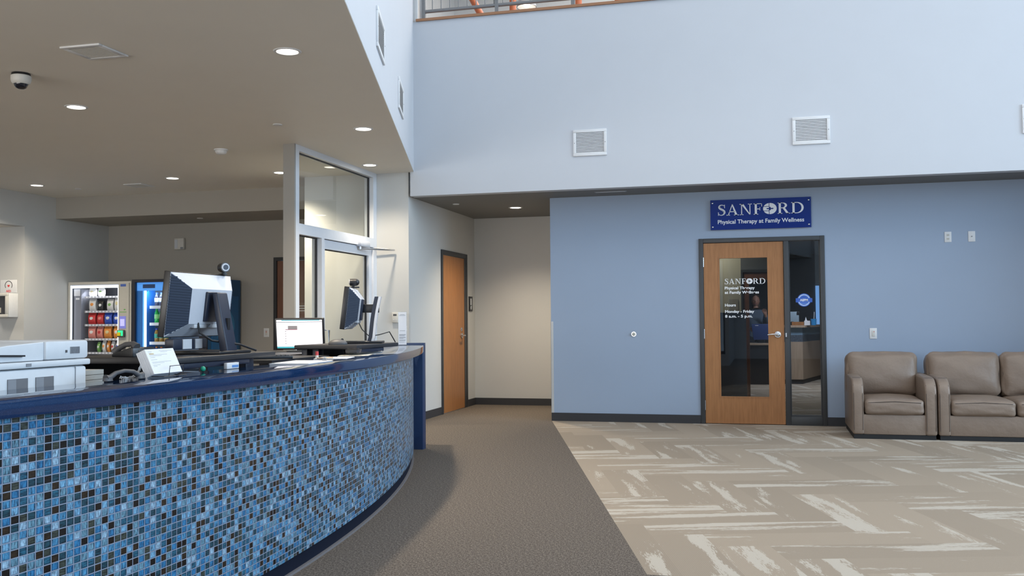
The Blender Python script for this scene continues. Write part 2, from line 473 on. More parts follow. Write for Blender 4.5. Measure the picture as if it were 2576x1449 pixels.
# ------------------------------------------------------------------ camera
f_px, pitch, roll, yaw, EYE = 2420.45, .0330681509, -.0078022583, .256018779, 1.245
cam = bpy.data.cameras.new('camera'); cam.sensor_width = 36; cam.sensor_fit = 'HORIZONTAL'
cam.lens = 36*f_px/2576; cam.clip_start = .05; cam.clip_end = 200
camo = bpy.data.objects.new('camera', cam); C.objects.link(camo)
cp, sp = math.cos(pitch), math.sin(pitch)
fw = Vector((0, cp, sp)); rt = Vector((1, 0, 0)); up = rt.cross(fw)
r_ = rt*math.cos(roll)+up*math.sin(roll); u_ = up*math.cos(roll)-rt*math.sin(roll)
RZ = Matrix(((math.cos(yaw), -math.sin(yaw), 0), (math.sin(yaw), math.cos(yaw), 0), (0, 0, 1)))
r_, u_, fw = RZ@r_, RZ@u_, RZ@fw
camo.matrix_world = Matrix(((r_.x, u_.x, -fw.x, 0), (r_.y, u_.y, -fw.y, 0), (r_.z, u_.z, -fw.z, EYE), (0, 0, 0, 1)))
bpy.context.scene.camera = camo

# ------------------------------------------------------------------ setting
XR, YR, ZT = 14.0, -7.0, 8.6           # right wall, rear wall, atrium roof
ZL, ZS = 3.045, 2.75                  # reception soffit, hall soffit
FX = lambda y: -4.073+(10.912-y)*.30514   # line of the slanted fascia
m = MB()
m.poly([(-12, YR, 0), (XR, YR, 0), (XR, 4.74, 0), (-.572, 4.74, 0), (-2.55, 11.63, 0), (-2.55, 13.8, 0), (-12, 13.8, 0)], 0)
m.poly([(-.572, 4.74, 0), (XR, 4.74, 0), (XR, 24, 0), (-2.55, 24, 0), (-2.55, 11.63, 0)], 1)
fl = m.bm
o = struct('floor', m, [CARG, CARH], 'carpeted floor, grey-brown walkway meeting tan herringbone planks', 'floor')

m = MB(); m.prism([(-12, YR), (FX(YR)-.002, YR), (-4.075, 10.912), (-4.075, 11.65), (-12, 11.65)], ZL, ZL+.15)
struct('ceiling', m, CEIL, 'smooth beige soffit ceiling with downlights over the reception counter', 'ceiling')
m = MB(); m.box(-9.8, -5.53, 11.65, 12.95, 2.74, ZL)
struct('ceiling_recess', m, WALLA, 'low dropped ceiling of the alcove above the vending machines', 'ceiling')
m = MB(); m.box(-12, -9.95, YR, 11.05, 2.58, 2.7)
struct('ceiling_passage', m, CEIL, 'low ceiling of the side passage with the defibrillator', 'ceiling')
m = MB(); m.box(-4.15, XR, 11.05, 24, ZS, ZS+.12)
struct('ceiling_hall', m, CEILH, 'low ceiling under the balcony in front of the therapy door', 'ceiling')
m = MB(); m.box(-6.5, XR, YR, 20, ZT, ZT+.15)
struct('ceiling_atrium', m, simple('white_roof_deck', (.75, .75, .75), .7), 'white roof deck high above the atrium and balcony', 'ceiling')

m = MB(); a = Vector((FX(YR), YR)); b = Vector((-4.073, 10.912)); nrm = Vector((-.956, -.292))*.2
m.prism([(a.x, a.y), (b.x, b.y), (b.x+nrm.x, b.y), (a.x+nrm.x, a.y)], ZL+.004, ZT)
struct('wall_fascia', m, WALLU, 'slanted pale upper wall above the reception soffit edge', 'wall')
m = MB(); m.box(-4.12, XR, 10.91, 11.05, ZS, 4.87)
struct('wall_back_upper', m, WALLU, 'tall pale blue-grey upper wall below the balcony', 'wall')
m = MB(); m.box(-5.53, -4.15, 10.93, 13.8, 0, ZL)
o = struct('wall_end', m, WALL, 'bright off-white wall behind the far end of the counter and its corridor return', 'wall')
m = MB(); m.box(-4.15, -2.40, 13.66, 13.8, 0, ZS)
struct('wall_nook_back', m, WALL, 'grey back wall of the nook beyond the counter', 'wall')
m = MB(); m.box(-2.55, -2.40, 11.76, 13.66, 0, ZS)
struct('wall_nook_right', m, WALL, 'hidden side wall of the nook', 'wall')
m = MB(); m.box(-2.55, -.742, 11.63, 11.76, 0, ZS); m.box(.685, XR, 11.63, 11.76, 0, ZS); m.box(-.742, .685, 11.63, 11.76, 2.19, ZS)
struct('wall_back', m, WALLB, 'blue-grey wall with the therapy door and the seating', 'wall')
m = MB(); m.box(-9.95, -9.8, 11.05, 12.95, 0, ZL); m.box(-9.95, -9.8, YR, 11.05, 2.58, ZL)
struct('wall_left', m, WALL, 'left wall beside the snack vending machine', 'wall')
m = MB(); m.box(-12, -9.95, 11.05, 11.2, 0, 2.58)
struct('wall_passage', m, WALL, 'beige passage wall carrying the defibrillator cabinet', 'wall')
m = MB(); m.box(-12.1, -12, YR, 11.2, 0, 2.7)
struct('wall_passage_end', m, WALL, 'far wall of the side passage', 'wall')
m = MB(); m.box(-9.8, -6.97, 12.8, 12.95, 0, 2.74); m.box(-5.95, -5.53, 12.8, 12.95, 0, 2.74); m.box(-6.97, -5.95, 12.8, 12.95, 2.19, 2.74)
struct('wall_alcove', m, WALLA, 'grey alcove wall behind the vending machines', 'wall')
m = MB()
m.box(-.9, XR, YR-.15, YR, 0, .3); m.box(-.9, 1.6, YR-.15, YR, .3, ZT); m.box(1.6, XR, YR-.15, YR, 7.6, ZT)
m.box(-12, -1.0, -2.65, -2.5, 0, .3); m.box(-12, -1.0, -2.65, -2.5, 2.85, ZL); m.box(-12, -11, -2.65, -2.5, .3, 2.85); m.box(-1.0, -.9, YR, -2.5, 0, ZL)
struct('wall_rear', m, WALLU, 'rear atrium wall with tall windows', 'wall')
m = MB()
m.box(XR, XR+.15, YR, 11.76, 0, 1.0); m.box(XR, XR+.15, YR, 11.76, 7.6, ZT); m.box(XR, XR+.15, 9.0, 11.76, 1.0, 7.6); m.box(XR, XR+.15, 11.76, 24, 0, ZT); m.box(XR, XR+.15, YR, YR+.6, 1.0, 7.6)
struct('wall_right', m, WALLU, 'right atrium wall with tall windows', 'wall')
m = MB()
for i in range(8): y = YR+.6+(9-YR-.6)*i/7; m.box(XR+.02, XR+.12, y-.04, y+.04, 1.0, 7.6)
for z in (1.04, 2.9, 5.2, 7.56): m.box(XR+.02, XR+.12, YR+.6, 9.0, z-.04, z+.04)
struct('window_1', m, DARK, 'tall gridded window of the right atrium wall', 'window')
m = MB()
for i in range(8): x = 1.6+12.4*i/7; m.box(x-.04, x+.04, YR-.12, YR-.02, .3, 7.6)
for z in (.34, 2.9, 5.2, 7.56): m.box(1.6, XR, YR-.12, YR-.02, z-.04, z+.04)
struct('window_2', m, DARK, 'tall gridded window of the rear atrium wall', 'window')
m = MB()
for i in range(9): x = -11+10*i/8; m.box(x-.04, x+.04, -2.62, -2.52, .3, 2.85)
for z in (.34, 2.81): m.box(-11, -1, -2.62, -2.52, z-.04, z+.04)
struct('fill_glazing', m, DARK, 'unseen glazing grid added around the fill light under the soffit', 'window')  # unseen frame added to go with the soffit fill light
# upper storey behind the railing
m = MB(); m.box(-6.5, XR, 11.05, 20, 4.72, 4.86)
struct('floor_balcony', m, CARG, 'balcony floor slab behind the railing', 'floor')
m = MB(); m.box(-6.5, XR, 20, 20.15, 4.86, ZT); m.box(-6.65, -6.5, 10.95, 20, ZL+.16, ZT); m.box(-6.5, -4.03, 10.95, 11.05, ZL+.15, ZT)
struct('wall_balcony', m, simple('white_balcony_paint', (.74, .74, .73), .6), 'white upper storey walls behind the railing', 'wall')
m = MB(); m.box(-4.03, XR, 10.885, 11.06, 4.87, 4.9)
struct('trim_1', m, TRIMW, 'thin reddish wood cap along the balcony edge', 'trim')
# therapy room shell
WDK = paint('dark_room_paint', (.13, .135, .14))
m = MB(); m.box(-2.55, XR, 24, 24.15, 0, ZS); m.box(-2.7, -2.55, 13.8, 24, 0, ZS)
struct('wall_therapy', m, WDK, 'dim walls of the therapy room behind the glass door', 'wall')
# skirtings
m = MB(); m.box(-4.15, -4.138, 10.95, 12.115, 0, .1); m.box(-4.15, -4.138, 13.265, 13.66, 0, .1)
struct('baseboard_nook_left', m, BASEM, 'charcoal rubber skirting of the nook wall with the door', 'baseboard')
m = MB(); m.box(-4.138, -2.55, 13.648, 13.66, 0, .1)
struct('baseboard_nook_back', m, BASEM, 'charcoal rubber skirting along the nook back wall', 'baseboard')
m = MB(); m.box(-2.55, -.744, 11.618, 11.63, 0, .1)
struct('baseboard_back', m, BASEM, 'charcoal rubber skirting left of the therapy door', 'baseboard')
m = MB(); m.box(.687, XR, 11.618, 11.63, 0, .1)
struct('baseboard_back_right', m, BASEM, 'charcoal rubber skirting right of the therapy door', 'baseboard')

m = MB(); m.box(4.1, 4.25, 10.3, 11.63, 0, ZS)  # unseen wall added to block window light along the recess
struct('shade_wall_right', m, WALLB, 'unseen return wall added to shade the right of the seating recess', 'wall')
m = MB()
for x in (-1.8, .2, 2.2, 4.2, 6.2): m.box(x-.05, x+.05, 2.05, 9.55, ZT-.04, ZT-.001)
for y in (2.05, 4.55, 7.05, 9.55): m.box(-1.8, 6.2, y-.05, y+.05, ZT-.04, ZT-.001)
struct('roof_light_frame', m, DARK, 'unseen grid added below the closed atrium roof around the overhead light', 'window')  # unseen frame added to go with the overhead area light
# corner guards
GUARD = simple('clear_vinyl_guard', (.50, .50, .49), .3)
g = MB(); g.box(-2.552, -2.52, 11.625, 11.63, .1, 1.22); g.box(-2.553, -2.55, 11.625, 11.68, .1, 1.22)
tag(g.build('corner_guard', GUARD, smooth=False), 'thin grey corner guard on the edge between nook and blue-grey wall', 'corner guard', 'vinyl corner guards')
g = MB(); g.box(-4.21, -4.149, 10.925, 10.93, .1, 1.33); g.box(-4.15, -4.147, 10.925, 10.98, .1, 1.33)
tag(g.build('corner_guard', GUARD, smooth=False), 'pale corner guard on the bright wall corner beside the counter end', 'corner guard', 'vinyl corner guards')

# ------------------------------------------------------------------ doors
def lever(parent, loc, sx=1, axis='y', s=-1):
    """rose, neck and lever on a face looking along s*axis"""
    P = (lambda a, d, z: (loc[0]+a*sx, loc[1]+s*d, loc[2]+z)) if axis == 'y' else (lambda a, d, z: (loc[0]+s*d, loc[1]+a*sx, loc[2]+z))
    h = MB(); h.cyl(P(0, 0, 0), P(0, .012, 0), .036, seg=28); h.cyl(P(0, .012, 0), P(0, .018, 0), .030, .022, 28); h.cyl(P(0, .012, 0), P(0, .055, 0), .011)
    h.tube([P(0, .055, 0), P(-.03, .06, .002), P(-.07, .058, .001), P(-.115, .052, -.004)], lambda t: .011-.003*t, 10)
    return h.build('handle', CHROME, parent)
# door_2: therapy door with sidelight
d2 = thing('door_2', 'cherry therapy door with tall lettered glass and narrow sidelight under the blue sign', 'door', (0, 11.63, 0), kind='structure')
m = MB()
for x0, x1, z0, z1 in ((-.742, -.690, 0, 2.19), (.228, .284, 0, 2.138), (.632, .685, 0, 2.19), (-.690, .632, 2.138, 2.19), (.284, .632, 0, .10)):
    m.box(x0, x1, -.018, .125, z0, z1, bev=.004)
m.box(.284, .632, .03, .045, .10, .118); m.box(.284, .296, .03, .045, .118, 2.138); m.box(.620, .632, .03, .045, .118, 2.138)
m.build('frame', DARK, d2)
m = MB()
x0, x1, gx0, gx1, gz0, gz1 = -.687, .222, -.516, .055, .312, 1.964
m.box(x0, gx0, 0, .045, .008, 2.134); m.box(gx1, x1, 0, .045, .008, 2.134); m.box(gx0, gx1, 0, .045, .008, gz0); m.box(gx0, gx1, 0, .045, gz1, 2.134)
m.build('door_leaf', CHERRY, d2, smooth=False)
m = MB(); w = .012
m.box(gx0, gx0+w, -.004, .049, gz0, gz1); m.box(gx1-w, gx1, -.004, .049, gz0, gz1); m.box(gx0+w, gx1-w, -.004, .049, gz0, gz0+w); m.box(gx0+w, gx1-w, -.004, .049, gz1-w, gz1)
m.build('glazing_bead', CHERRY, d2, smooth=False)
m = MB(); m.box(gx0+w, gx1-w, .019, .025, gz0+w, gz1-w)
pane = m.build('glass_pane', GLASSD, d2, smooth=False)
m = MB(); m.box(.290, .626, .034, .040, .112, 2.134)
spane = tag(m.build('sidelight_pane', GLASSD, d2, smooth=False), 'tall narrow sidelight pane with round blue seal')
lever(d2, (.150, 0, 1.052))
for z in (1.911, 1.062, .219):
    m = MB(); m.box(-.695, -.683, -.006, .02, z-.057, z+.057, bev=.002); m.cyl((-.689, -.008, z-.057), (-.689, -.008, z+.057), .006, seg=10); m.build('hinge', CHROME, d2)
m = MB(); m.box(.232, .262, -.021, .0, 1.0, 1.09, bev=.002); m.box(.236, .25, -.0225, -.02, 1.022, 1.068, 1)
m.build('strike_plate', [DARK, CHROME], d2)
# decals on the door glass
m = MB(); L = serif_word(m, .066, -.447, 1.645, .0165, .0185); k = .466/L
bmesh.ops.scale(m.bm, vec=(k, 1, 1), verts=m.bm.verts, space=Matrix.Translation((.447, 0, 0)))
m.build('door_lettering_name', DECAL, pane, smooth=False)
for body, z, sz, wd in (('Physical Therapy', 1.585, .045, .345), ('at Family Wellness', 1.533, .045, .392), ('Hours', 1.383, .046, .125), ('Monday - Friday', 1.308, .044, .335), ('8 a.m. - 5 p.m.', 1.252, .044, .315)):
    text('door_lettering', body, sz, DECAL, pane, (-.447, .018, z), FRONT, .0008, width=wd, bold=.0012)
# round blue seal on the sidelight
SEALB = simple('seal_blue', (.03, .11, .48), .4, var=0); SEALL = simple('seal_light_blue', (.16, .30, .66), .4, var=0)
m = MB(); cx, cz, yy = .450, 1.448, .031
for ra, y0, mi in ((.076, .0330, 0), (.070, .0325, 1), (.052, .0320, 0)):
    m.cyl((cx, .034, cz), (cx, y0, cz), ra, seg=48, mi=mi)
m.box(cx-.092, cx+.092, .0322, .034, cz-.026, cz+.022, 0); m.box(cx-.066, cx+.066, .0316, .034, cz-.022, cz-.018, 1)
m.box(cx-.04, cx+.04, .0314, .032, cz-.042, cz-.034, 1)
m.build('seal_decal', [SEALB, SEALL], spane)
text('seal_lettering', 'AEPM', .036, DECAL, spane, (cx, .0312, cz-.012), FRONT, .0006, 'CENTER', bold=.001)
m2 = MB()
for k in range(26):
    a = 2*PI*k/26
    if abs(math.sin(a)) < .42: continue
    m2.box(cx+.061*math.cos(a)-.004, cx+.061*math.cos(a)+.004, .0318, .0326, cz+.061*math.sin(a)-.004, cz+.061*math.sin(a)+.004)
m2.build('seal_border_marks', DECAL, spane, smooth=False)

# door_1: plain cherry door in the nook (face looks along +X)
d1 = thing('door_1', 'plain cherry door with lever in charcoal frame inside the nook', 'door', (-4.15, 12.12, 0), kind='structure')
m = MB(); t = .055; Wd = 1.14
for y0, y1, z0, z1 in ((0, t, 0, 2.19), (Wd-t, Wd, 0, 2.19), (t, Wd-t, 2.138, 2.19)): m.box(-.0, .018, y0, y1, z0, z1, bev=.003)
m.box(.0, .006, t, t+.02, 0, 2.138); m.box(.0, .006, Wd-t-.05, Wd-t, 0, 2.138)
m.build('frame', DARK, d1)
m = MB(); m.box(.001, .010, t+.02, Wd-t-.09, .008, 2.12); m.build('door_leaf', CHERRY, d1, smooth=False)
m = MB(); m.box(.001, .016, Wd-t-.09, Wd-t-.02, 0, 2.13, bev=.002); m.box(.001, .012, t, Wd-t, 2.12, 2.138); m.build('stop_bead', DARK, d1)
lever(d1, (.010, .86, 1.03), 1, 'x', 1)
m = MB(); m.box(.010, .014, .83, .89, 1.09, 1.14, bev=.002); m.cyl((.014, .86, 1.115), (.022, .86, 1.115), .013); m.build('deadbolt', CHROME, d1)
# door_4: cherry door at the back of the alcove
d4 = thing('door_4', 'dark cherry door in black frame on the alcove wall right of the vending machines', 'door', (-6.97, 12.8, 0), kind='structure')
m = MB(); 
for x0, x1, z0, z1 in ((0, .05, 0, 2.19), (.97, 1.02, 0, 2.19), (.05, .97, 2.14, 2.19)): m.box(x0, x1, -.018, .12, z0, z1)
m.build('frame', simple('black_door_frame', (.016, .015, .014), .45), d4, smooth=False)
m = MB(); m.box(.054, .966, .0, .045, .008, 2.136); m.build('door_leaf', WDARK, d4, smooth=False)
h = MB(); h.cyl((.115, 0, 1.03), (.115, -.012, 1.03), .037, seg=28); h.cyl((.115, -.012, 1.03), (.115, -.05, 1.03), .012); h.ball((.115, -.062, 1.03), .028, sc=(1, .8, 1)); h.build('knob', CHROME, d4)
m = MB(); m.box(.045, .062, -.022, 0, .99, 1.07, bev=.002); m.build('strike_plate', CHROME, d4)
m = MB(); m.box(.36, .56, -.004, 0, 1.36, 1.52); sg = m.build('door_notice', simple('notice_brown', (.20, .10, .06), .5), d4, smooth=False)
for zz in (1.395, 1.43, 1.465): m = MB(); m.box(.39, .53, -.0055, -.004, zz, zz+.012); m.build('notice_line', DECAL, sg, smooth=False)

# door_3: white aluminium storefront beside the counter end (runs along Y at X=-4.6)
d3 = thing('door_3', 'white aluminium storefront with glass door, sidelight and transom behind the counter', 'door', (-4.62, 8.83, 0), kind='structure')
y1 = 10.93-8.83
m = MB()
m.box(-.06, .055, 0, .075, 0, ZL); m.box(-.06, .055, y1-.10, y1-.02, 0, ZL)          # jambs
m.box(-.06, .055, .075, y1-.10, 2.985, ZL); m.box(-.06, .055, .075, y1-.10, 2.135, 2.245)  # head, transom bar
m.box(-.06, .055, .59, .655, 0, 2.135); m.box(-.06, .055, .075, .59, 0, .12)
m.build('frame', ALU, d3, smooth=False)
m = MB(); m.box(-.06, .055, y1-.02, y1-.001, 0, ZL); m.build('side_filler', ALU, d3, smooth=False)
m = MB()
m.box(-.045, .03, .66, .715, .01, 2.128); m.box(-.045, .03, y1-.19, y1-.105, .01, 2.128); m.box(-.045, .03, .715, y1-.19, 2.03, 2.128); m.box(-.045, .03, .715, y1-.19, .01, .27)
m.build('door_leaf', ALU, d3, smooth=False)
m = MB(); m.box(-.012, -.006, .715, y1-.19, .27, 2.03); m.build('door_pane', GLASS, d3, smooth=False)
m = MB(); m.box(-.012, -.006, .075, .59, .12, 2.135); m.build('sidelight_pane', GLASS, d3, smooth=False)
m = MB(); m.box(-.012, -.006, .075, y1-.10, 2.245, 2.985); m.build('transom_pane', GLASS, d3, smooth=False)
GASK = simple('black_gasket', (.015, .015, .018), .5)
m = MB()
for ya, yb, za, zb in ((.075, y1-.10, 2.245, 2.985), (.075, .59, .12, 2.135), (.715, y1-.19, .27, 2.03)):
    m.box(-.022, .002, yb-.014, yb, za, zb); m.box(-.022, .002, ya, yb-.014, zb-.010, zb)
m.build('gasket', GASK, d3, smooth=False)
m = MB(); m.box(.03, .10, y1-.56, y1-.30, 2.115, 2.185, bev=.008); cl = m.build('door_closer', SILVER, d3)
m = MB(); m.cyl((.065, y1-.52, 2.115), (.065, y1-.52, 2.085), .016); m.tube([(.065, y1-.52, 2.092), (.20, y1-.30, 2.092), (.30, y1-.04, 2.10)], .011, 8); m.tube([(.30, y1-.04, 2.10), (.06, y1-.07, 2.13)], .009, 8)
m.build('closer_arm', CHROME, cl)
m = MB(); m.tube([(.03, .69, 1.15), (.09, .69, 1.15), (.09, .69, .85), (.03, .69, .85)], .012, 10); m.build('pull_handle', CHROME, d3)
# wall end post between soffit and counter
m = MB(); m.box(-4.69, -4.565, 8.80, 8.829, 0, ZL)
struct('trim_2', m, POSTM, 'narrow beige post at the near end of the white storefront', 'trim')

# ------------------------------------------------------------------ ceiling fittings
dl = thing('downlight', '', 'ceiling light', (-3.045, 5.772, ZL), group='round recessed downlights')
m = MB(); m.lathe([(.070, -.001), (.074, -.006), (.090, -.005), (.093, 0), (.090, .001), (.070, -.001)]); m.build('trim_ring', WHITE, dl)
m = MB(); m.lathe([(0, -.0035), (.068, -.0035), (.073, -.001)]); m.build('lens', LENS, dl)
dl['label'] = 'largest downlight, nearest the slanted upper wall'
spots = []
for (x, y, z), lab in (((-5.513, 6.782, ZL), 'downlight between the dome camera and the counter, left of centre'), ((-3.606, 8.32, ZL), 'downlight beside the slanted soffit edge, before the glass storefront'),
                  ((-4.379, 10.283, ZL), 'downlight directly right of the storefront top'), ((-9.134, 10.507, ZL), 'downlight at far left above the passage wall'),
                  ((-7.112, 10.489, ZL), 'downlight above the drinks machine in the soffit'), ((-5.627, 10.485, ZL), 'downlight half hidden left of the storefront post'),
                  ((-3.202, 12.455, ZS), 'single downlight in the ceiling of the nook')):
    dup(dl, (x, y, z), lab)
    spots.append((x, y, z))
spots.append((-3.045, 5.772, ZL))
# square ceiling grilles
def ceiling_grille(label, x, y, w, rz):
    g = thing('ceiling_vent', label, 'vent', (x, y, ZL), rz, group='square ceiling vents')
    m = MB(); h = w/2; t = .035
    for a in ((-h, h, -h, -h+t), (-h, h, h-t, h), (-h, -h+t, -h+t, h-t), (h-t, h, -h+t, h-t)): m.box(a[0], a[1], a[2], a[3], -.012, 0, bev=.003)
    m.build('frame', WHITE, g)
    m = MB(); m.box(-h+t, h-t, -h+t, h-t, -.001, 0); m.build('duct_backing', DGREY, g)
    m = MB(); n = 15
    for i in range(n):
        q = -h+t+(2*h-2*t)*(i+.5)/n; m.box(-h+t, h-t, q-.004, q+.003, -.010, -.002)
    m.build('louvre', OFFW, g)
ceiling_grille('white square ceiling vent near the dome camera', -4.26, 5.41, .30, 0)
ceiling_grille('small beige ceiling vent above the vending machines', -7.88, 10.88, .27, 0)
cm = thing('security_camera', 'white dome security camera with dark bubble under the soffit', 'security camera', (-5.148, 5.756, ZL))
m = MB(); m.lathe([(.062, 0), (.064, -.010), (.058, -.012), (.060, -.016), (0, -.016)]); m.build('mounting_ring', BLACK, cm)
m = MB(); m.lathe([(.060, -.014), (.068, -.020), (.069, -.045), (.062, -.068), (.050, -.078), (.046, -.076), (.046, -.05)]); m.build('housing', OFFW, cm)
m = MB(); m.lathe([(.047, -.072), (.044, -.090), (.034, -.105), (.018, -.113), (0, -.115)]); m.build('dome_bubble', simple('smoked_dome', (.01, .012, .02), .06, coat=.5), cm)
sd = thing('smoke_detector', 'white smoke detector on the soffit above the dark monitor', 'smoke detector', (-5.454, 8.893, ZL))
m = MB(); m.lathe([(.072, 0), (.072, -.012), (.066, -.016), (0, -.016)]); m.build('base', WHITE, sd)
m = MB(); m.lathe([(.060, -.016), (.058, -.030), (.050, -.044), (.030, -.052), (0, -.053)]); m.build('sensor_chamber', WHITE, sd)
sp0 = thing('ceiling_sprinkler', 'flat sprinkler cover between the downlights in mid soffit', 'sprinkler', (-4.271, 7.907, ZL), group='flush sprinkler covers')
m = MB(); m.lathe([(.040, .002), (.043, -.004), (.040, -.008), (0, -.009)]); m.build('cover_plate', WHITE, sp0)
dup(sp0, (-8.864, 10.954, ZL), 'flat sprinkler cover near the far left downlight')
dup(sp0, (-7.818, 12.198, 2.74), 'flat sprinkler cover in the dark alcove ceiling')
dup(sp0, (-3.836, 11.825, ZS), 'flat sprinkler cover at the front left of the nook ceiling')
lv = thing('linear_vent', 'thin linear slot vent in the hall ceiling left of the blue sign', 'vent', (-1.73, 11.24, ZS))
m = MB(); m.box(-.19, .19, -.03, .03, -.006, 0, bev=.002); m.build('frame', MGREY, lv)
m = MB(); m.box(-.175, .175, -.018, .018, -.007, -.005); m.build('slot', LGREY, lv)

# ------------------------------------------------------------------ wall grilles
def wall_grille(name, label, P, ex, en, w, h, group):
    """P lower centre on the wall, ex along the wall, en out of the wall"""
    rz = math.atan2(ex[1], ex[0])
    g = thing(name, label, 'vent', P, rz, group)
    t = .034
    m = MB()
    for a in ((-w/2, w/2, 0, t), (-w/2, w/2, h-t, h), (-w/2, -w/2+t, t, h-t), (w/2-t, w/2, t, h-t)): m.box(a[0], a[1], -.016, 0, a[2], a[3], bev=.003)
    m.build('frame', WHITE, g)
    m = MB(); m.box(-w/2+t, w/2-t, -.003, 0, t, h-t); m.build('duct_backing', simple('duct_shadow', (.05, .05, .055), .8), g)
    m = MB(); n = 14
    for i in range(n):
        q = t+(h-2*t)*(i+.5)/n
        m.prism([(-.013, q-.0065), (-.011, q-.0075), (-.004, q+.003), (-.006, q+.004)], -w/2+t, w/2-t, axis='x')
    m.build('louvre', WHITE, g, smooth=False)
    m = MB()
    for i in range(1, 24): q = -w/2+t+(w-2*t)*i/24; m.box(q-.0012, q+.0012, -.006, -.003, t, h-t)
    m.build('rear_fin', LGREY, g, smooth=False)
    for s in (-1, 1):
        m = MB(); m.cyl((s*(w/2-t/2), -.016, h/2), (s*(w/2-t/2), -.018, h/2), .005, seg=10); m.build('screw', MGREY, g)
wall_grille('wall_vent', 'white wall vent on the upper wall above the nook side', (-1.912, 10.91, 3.128), (1, 0), None, .392, .305, 'white louvred wall vents')
wall_grille('wall_vent', 'white wall vent on the upper wall above the blue sign', (.527, 10.91, 3.130), (1, 0), None, .394, .303, 'white louvred wall vents')
wall_grille('wall_vent', 'white wall vent cut by the right edge of the view', (2.81, 10.91, 3.128), (1, 0), None, .394, .303, 'white louvred wall vents')
fd = Vector((-.2918, .9565))                       # direction along the fascia, away from the camera
for lab, sdist in (('nearer white vent on the slanted upper wall', 4.22), ('farther white vent on the slanted upper wall', 2.14)):
    P = Vector((-4.073, 10.912))-fd*sdist
    wall_grille('fascia_vent', lab, (P.x, P.y, 3.29), (fd.x, fd.y), None, .56, .305, 'vents on the slanted wall')

# ------------------------------------------------------------------ reception counter
CX, CY, DR = -17.19, 3.4, .89      # radii below are given for the counter edge at 14.11 before the offset DR
def arcp(R, th, inner=False):
    if inner: return (-16.3+R*math.cos(th), CY+R*math.sin(th))     # the tiled face bends a little tighter than the top
    R += DR
    return (CX+R*math.cos(th), CY+R*math.sin(th))
def th_of(y, R=14.11): return math.asin((y-CY)/(R+DR))
T0, T1 = th_of(.2), th_of(8.80)
def ring(mb, R0, R1, z0, z1, ta, tb, n=96, mi=0, bev=0., inner=False):
    pts = [arcp(R1, ta+(tb-ta)*i/n, inner) for i in range(n+1)]+[arcp(R0, tb-(tb-ta)*i/n, inner) for i in range(n+1)]
    t = bmesh.new(); A = [t.verts.new((*p, z0)) for p in pts]; B = [t.verts.new((*p, z1)) for p in pts]; N = len(pts)
    h = n+1
    for i in range(n):
        j = N-1-i
        t.faces.new((A[i], A[i+1], A[j-1], A[j])); t.faces.new((B[j], B[j-1], B[i+1], B[i]))
    for i in range(N): k = (i+1) % N; t.faces.new((A[k], A[i], B[i], B[k]))
    bmesh.ops.recalc_face_normals(t, faces=t.faces)
    if bev:
        es = [e for e in t.edges if e.calc_face_angle(0) > 1.0]
        bmesh.ops.bevel(t, geom=es, offset=bev, segments=2, profile=.5, affect='EDGES')
    mb.merge(t, mi)
counter = thing('reception_counter', 'long curved reception counter faced in blue glass mosaic with dark blue quartz top', 'reception counter', (-2.6, 4.5, 0))
def on_counter(o): o.parent = counter; o.matrix_parent_inverse = Matrix.Translation((2.6, -4.5, 0)); return o
m = MB(); ring(m, 13.76, 14.11, .957, 1.015, T0, T1, bev=.004)
on_counter(m.build('countertop', GRANITE, angle=30))
me = bpy.data.meshes.new('mosaic_front'); bm = bmesh.new(); uvl = bm.loops.layers.uv.new('UVMap')
n = 160; R = 14.07; cols = []; S0, S1 = math.asin((.2-CY)/R), math.asin((8.79-CY)/R)
for i in range(n+1):
    th = S0+(S1-S0)*i/n; x, y = arcp(R, th, True); xi, yi = arcp(13.95, th, True)
    cols.append((bm.verts.new((x, y, .085)), bm.verts.new((x, y, .957)), R*th, bm.verts.new((xi, yi, .957)), bm.verts.new((xi, yi, .085))))
for a, b in zip(cols, cols[1:]):
    f = bm.faces.new((a[0], b[0], b[1], a[1]))
    for l, uvv in zip(f.loops, ((a[2], .085), (b[2], .085), (b[2], .957), (a[2], .957))): l[uvl].uv = (uvv[0]+20, uvv[1]+.003)
    bm.faces.new((a[3], b[3], b[4], a[4])); bm.faces.new((a[1], b[1], b[3], a[3])); bm.faces.new((a[4], b[4], b[0], a[0]))
for q in (cols[0], cols[-1]): bm.faces.new((q[0], q[1], q[3], q[4]))
bm.to_mesh(me); bm.free(); me.materials.append(MOS); me.shade_smooth(); me.set_sharp_from_angle(angle=.6)
mo = bpy.data.objects.new('mosaic_front', me); C.objects.link(mo); on_counter(mo)
m = MB(); ring(m, 13.9, 14.055, 0, .085, S0, S1, inner=True); on_counter(m.build('kick_base', KICK))
m = MB(); ring(m, 14.055, 14.072, 0, .012, S0, S1, inner=True); on_counter(m.build('floor_trim_strip', simple('grey_cove_strip', (.16, .15, .155), .6)))
m = MB(); ring(m, 13.78, 13.80, .75, .957, T0, T1); on_counter(m.build('upstand', BLACKM))
wd = []
m = MB(); ring(m, 13.05, 13.775, .715, .75, T0, T1-.002); wd.append(m.build('work_surface', simple('grey_work_surface', (.22, .21, .20), .5)))
m = MB(); ring(m, 13.72, 13.76, 0, .715, T0, T1-.002); wd.append(m.build('modesty_panel', NAVYP))
work = thing('work_desk', 'low curved staff desk running behind the mosaic counter', 'desk', (-3.0, 4.5, 0))
for o in wd: o.parent = work; o.matrix_parent_inverse = Matrix.Translation((3.0, -4.5, 0))
m = MB(); m.box(-3.72, -3.205, 8.802, 8.89, 0, 1.028, bev=.003); on_counter(m.build('end_panel', NAVYP))

# ------------------------------------------------------------------ things on and behind the counter
WZ = .75
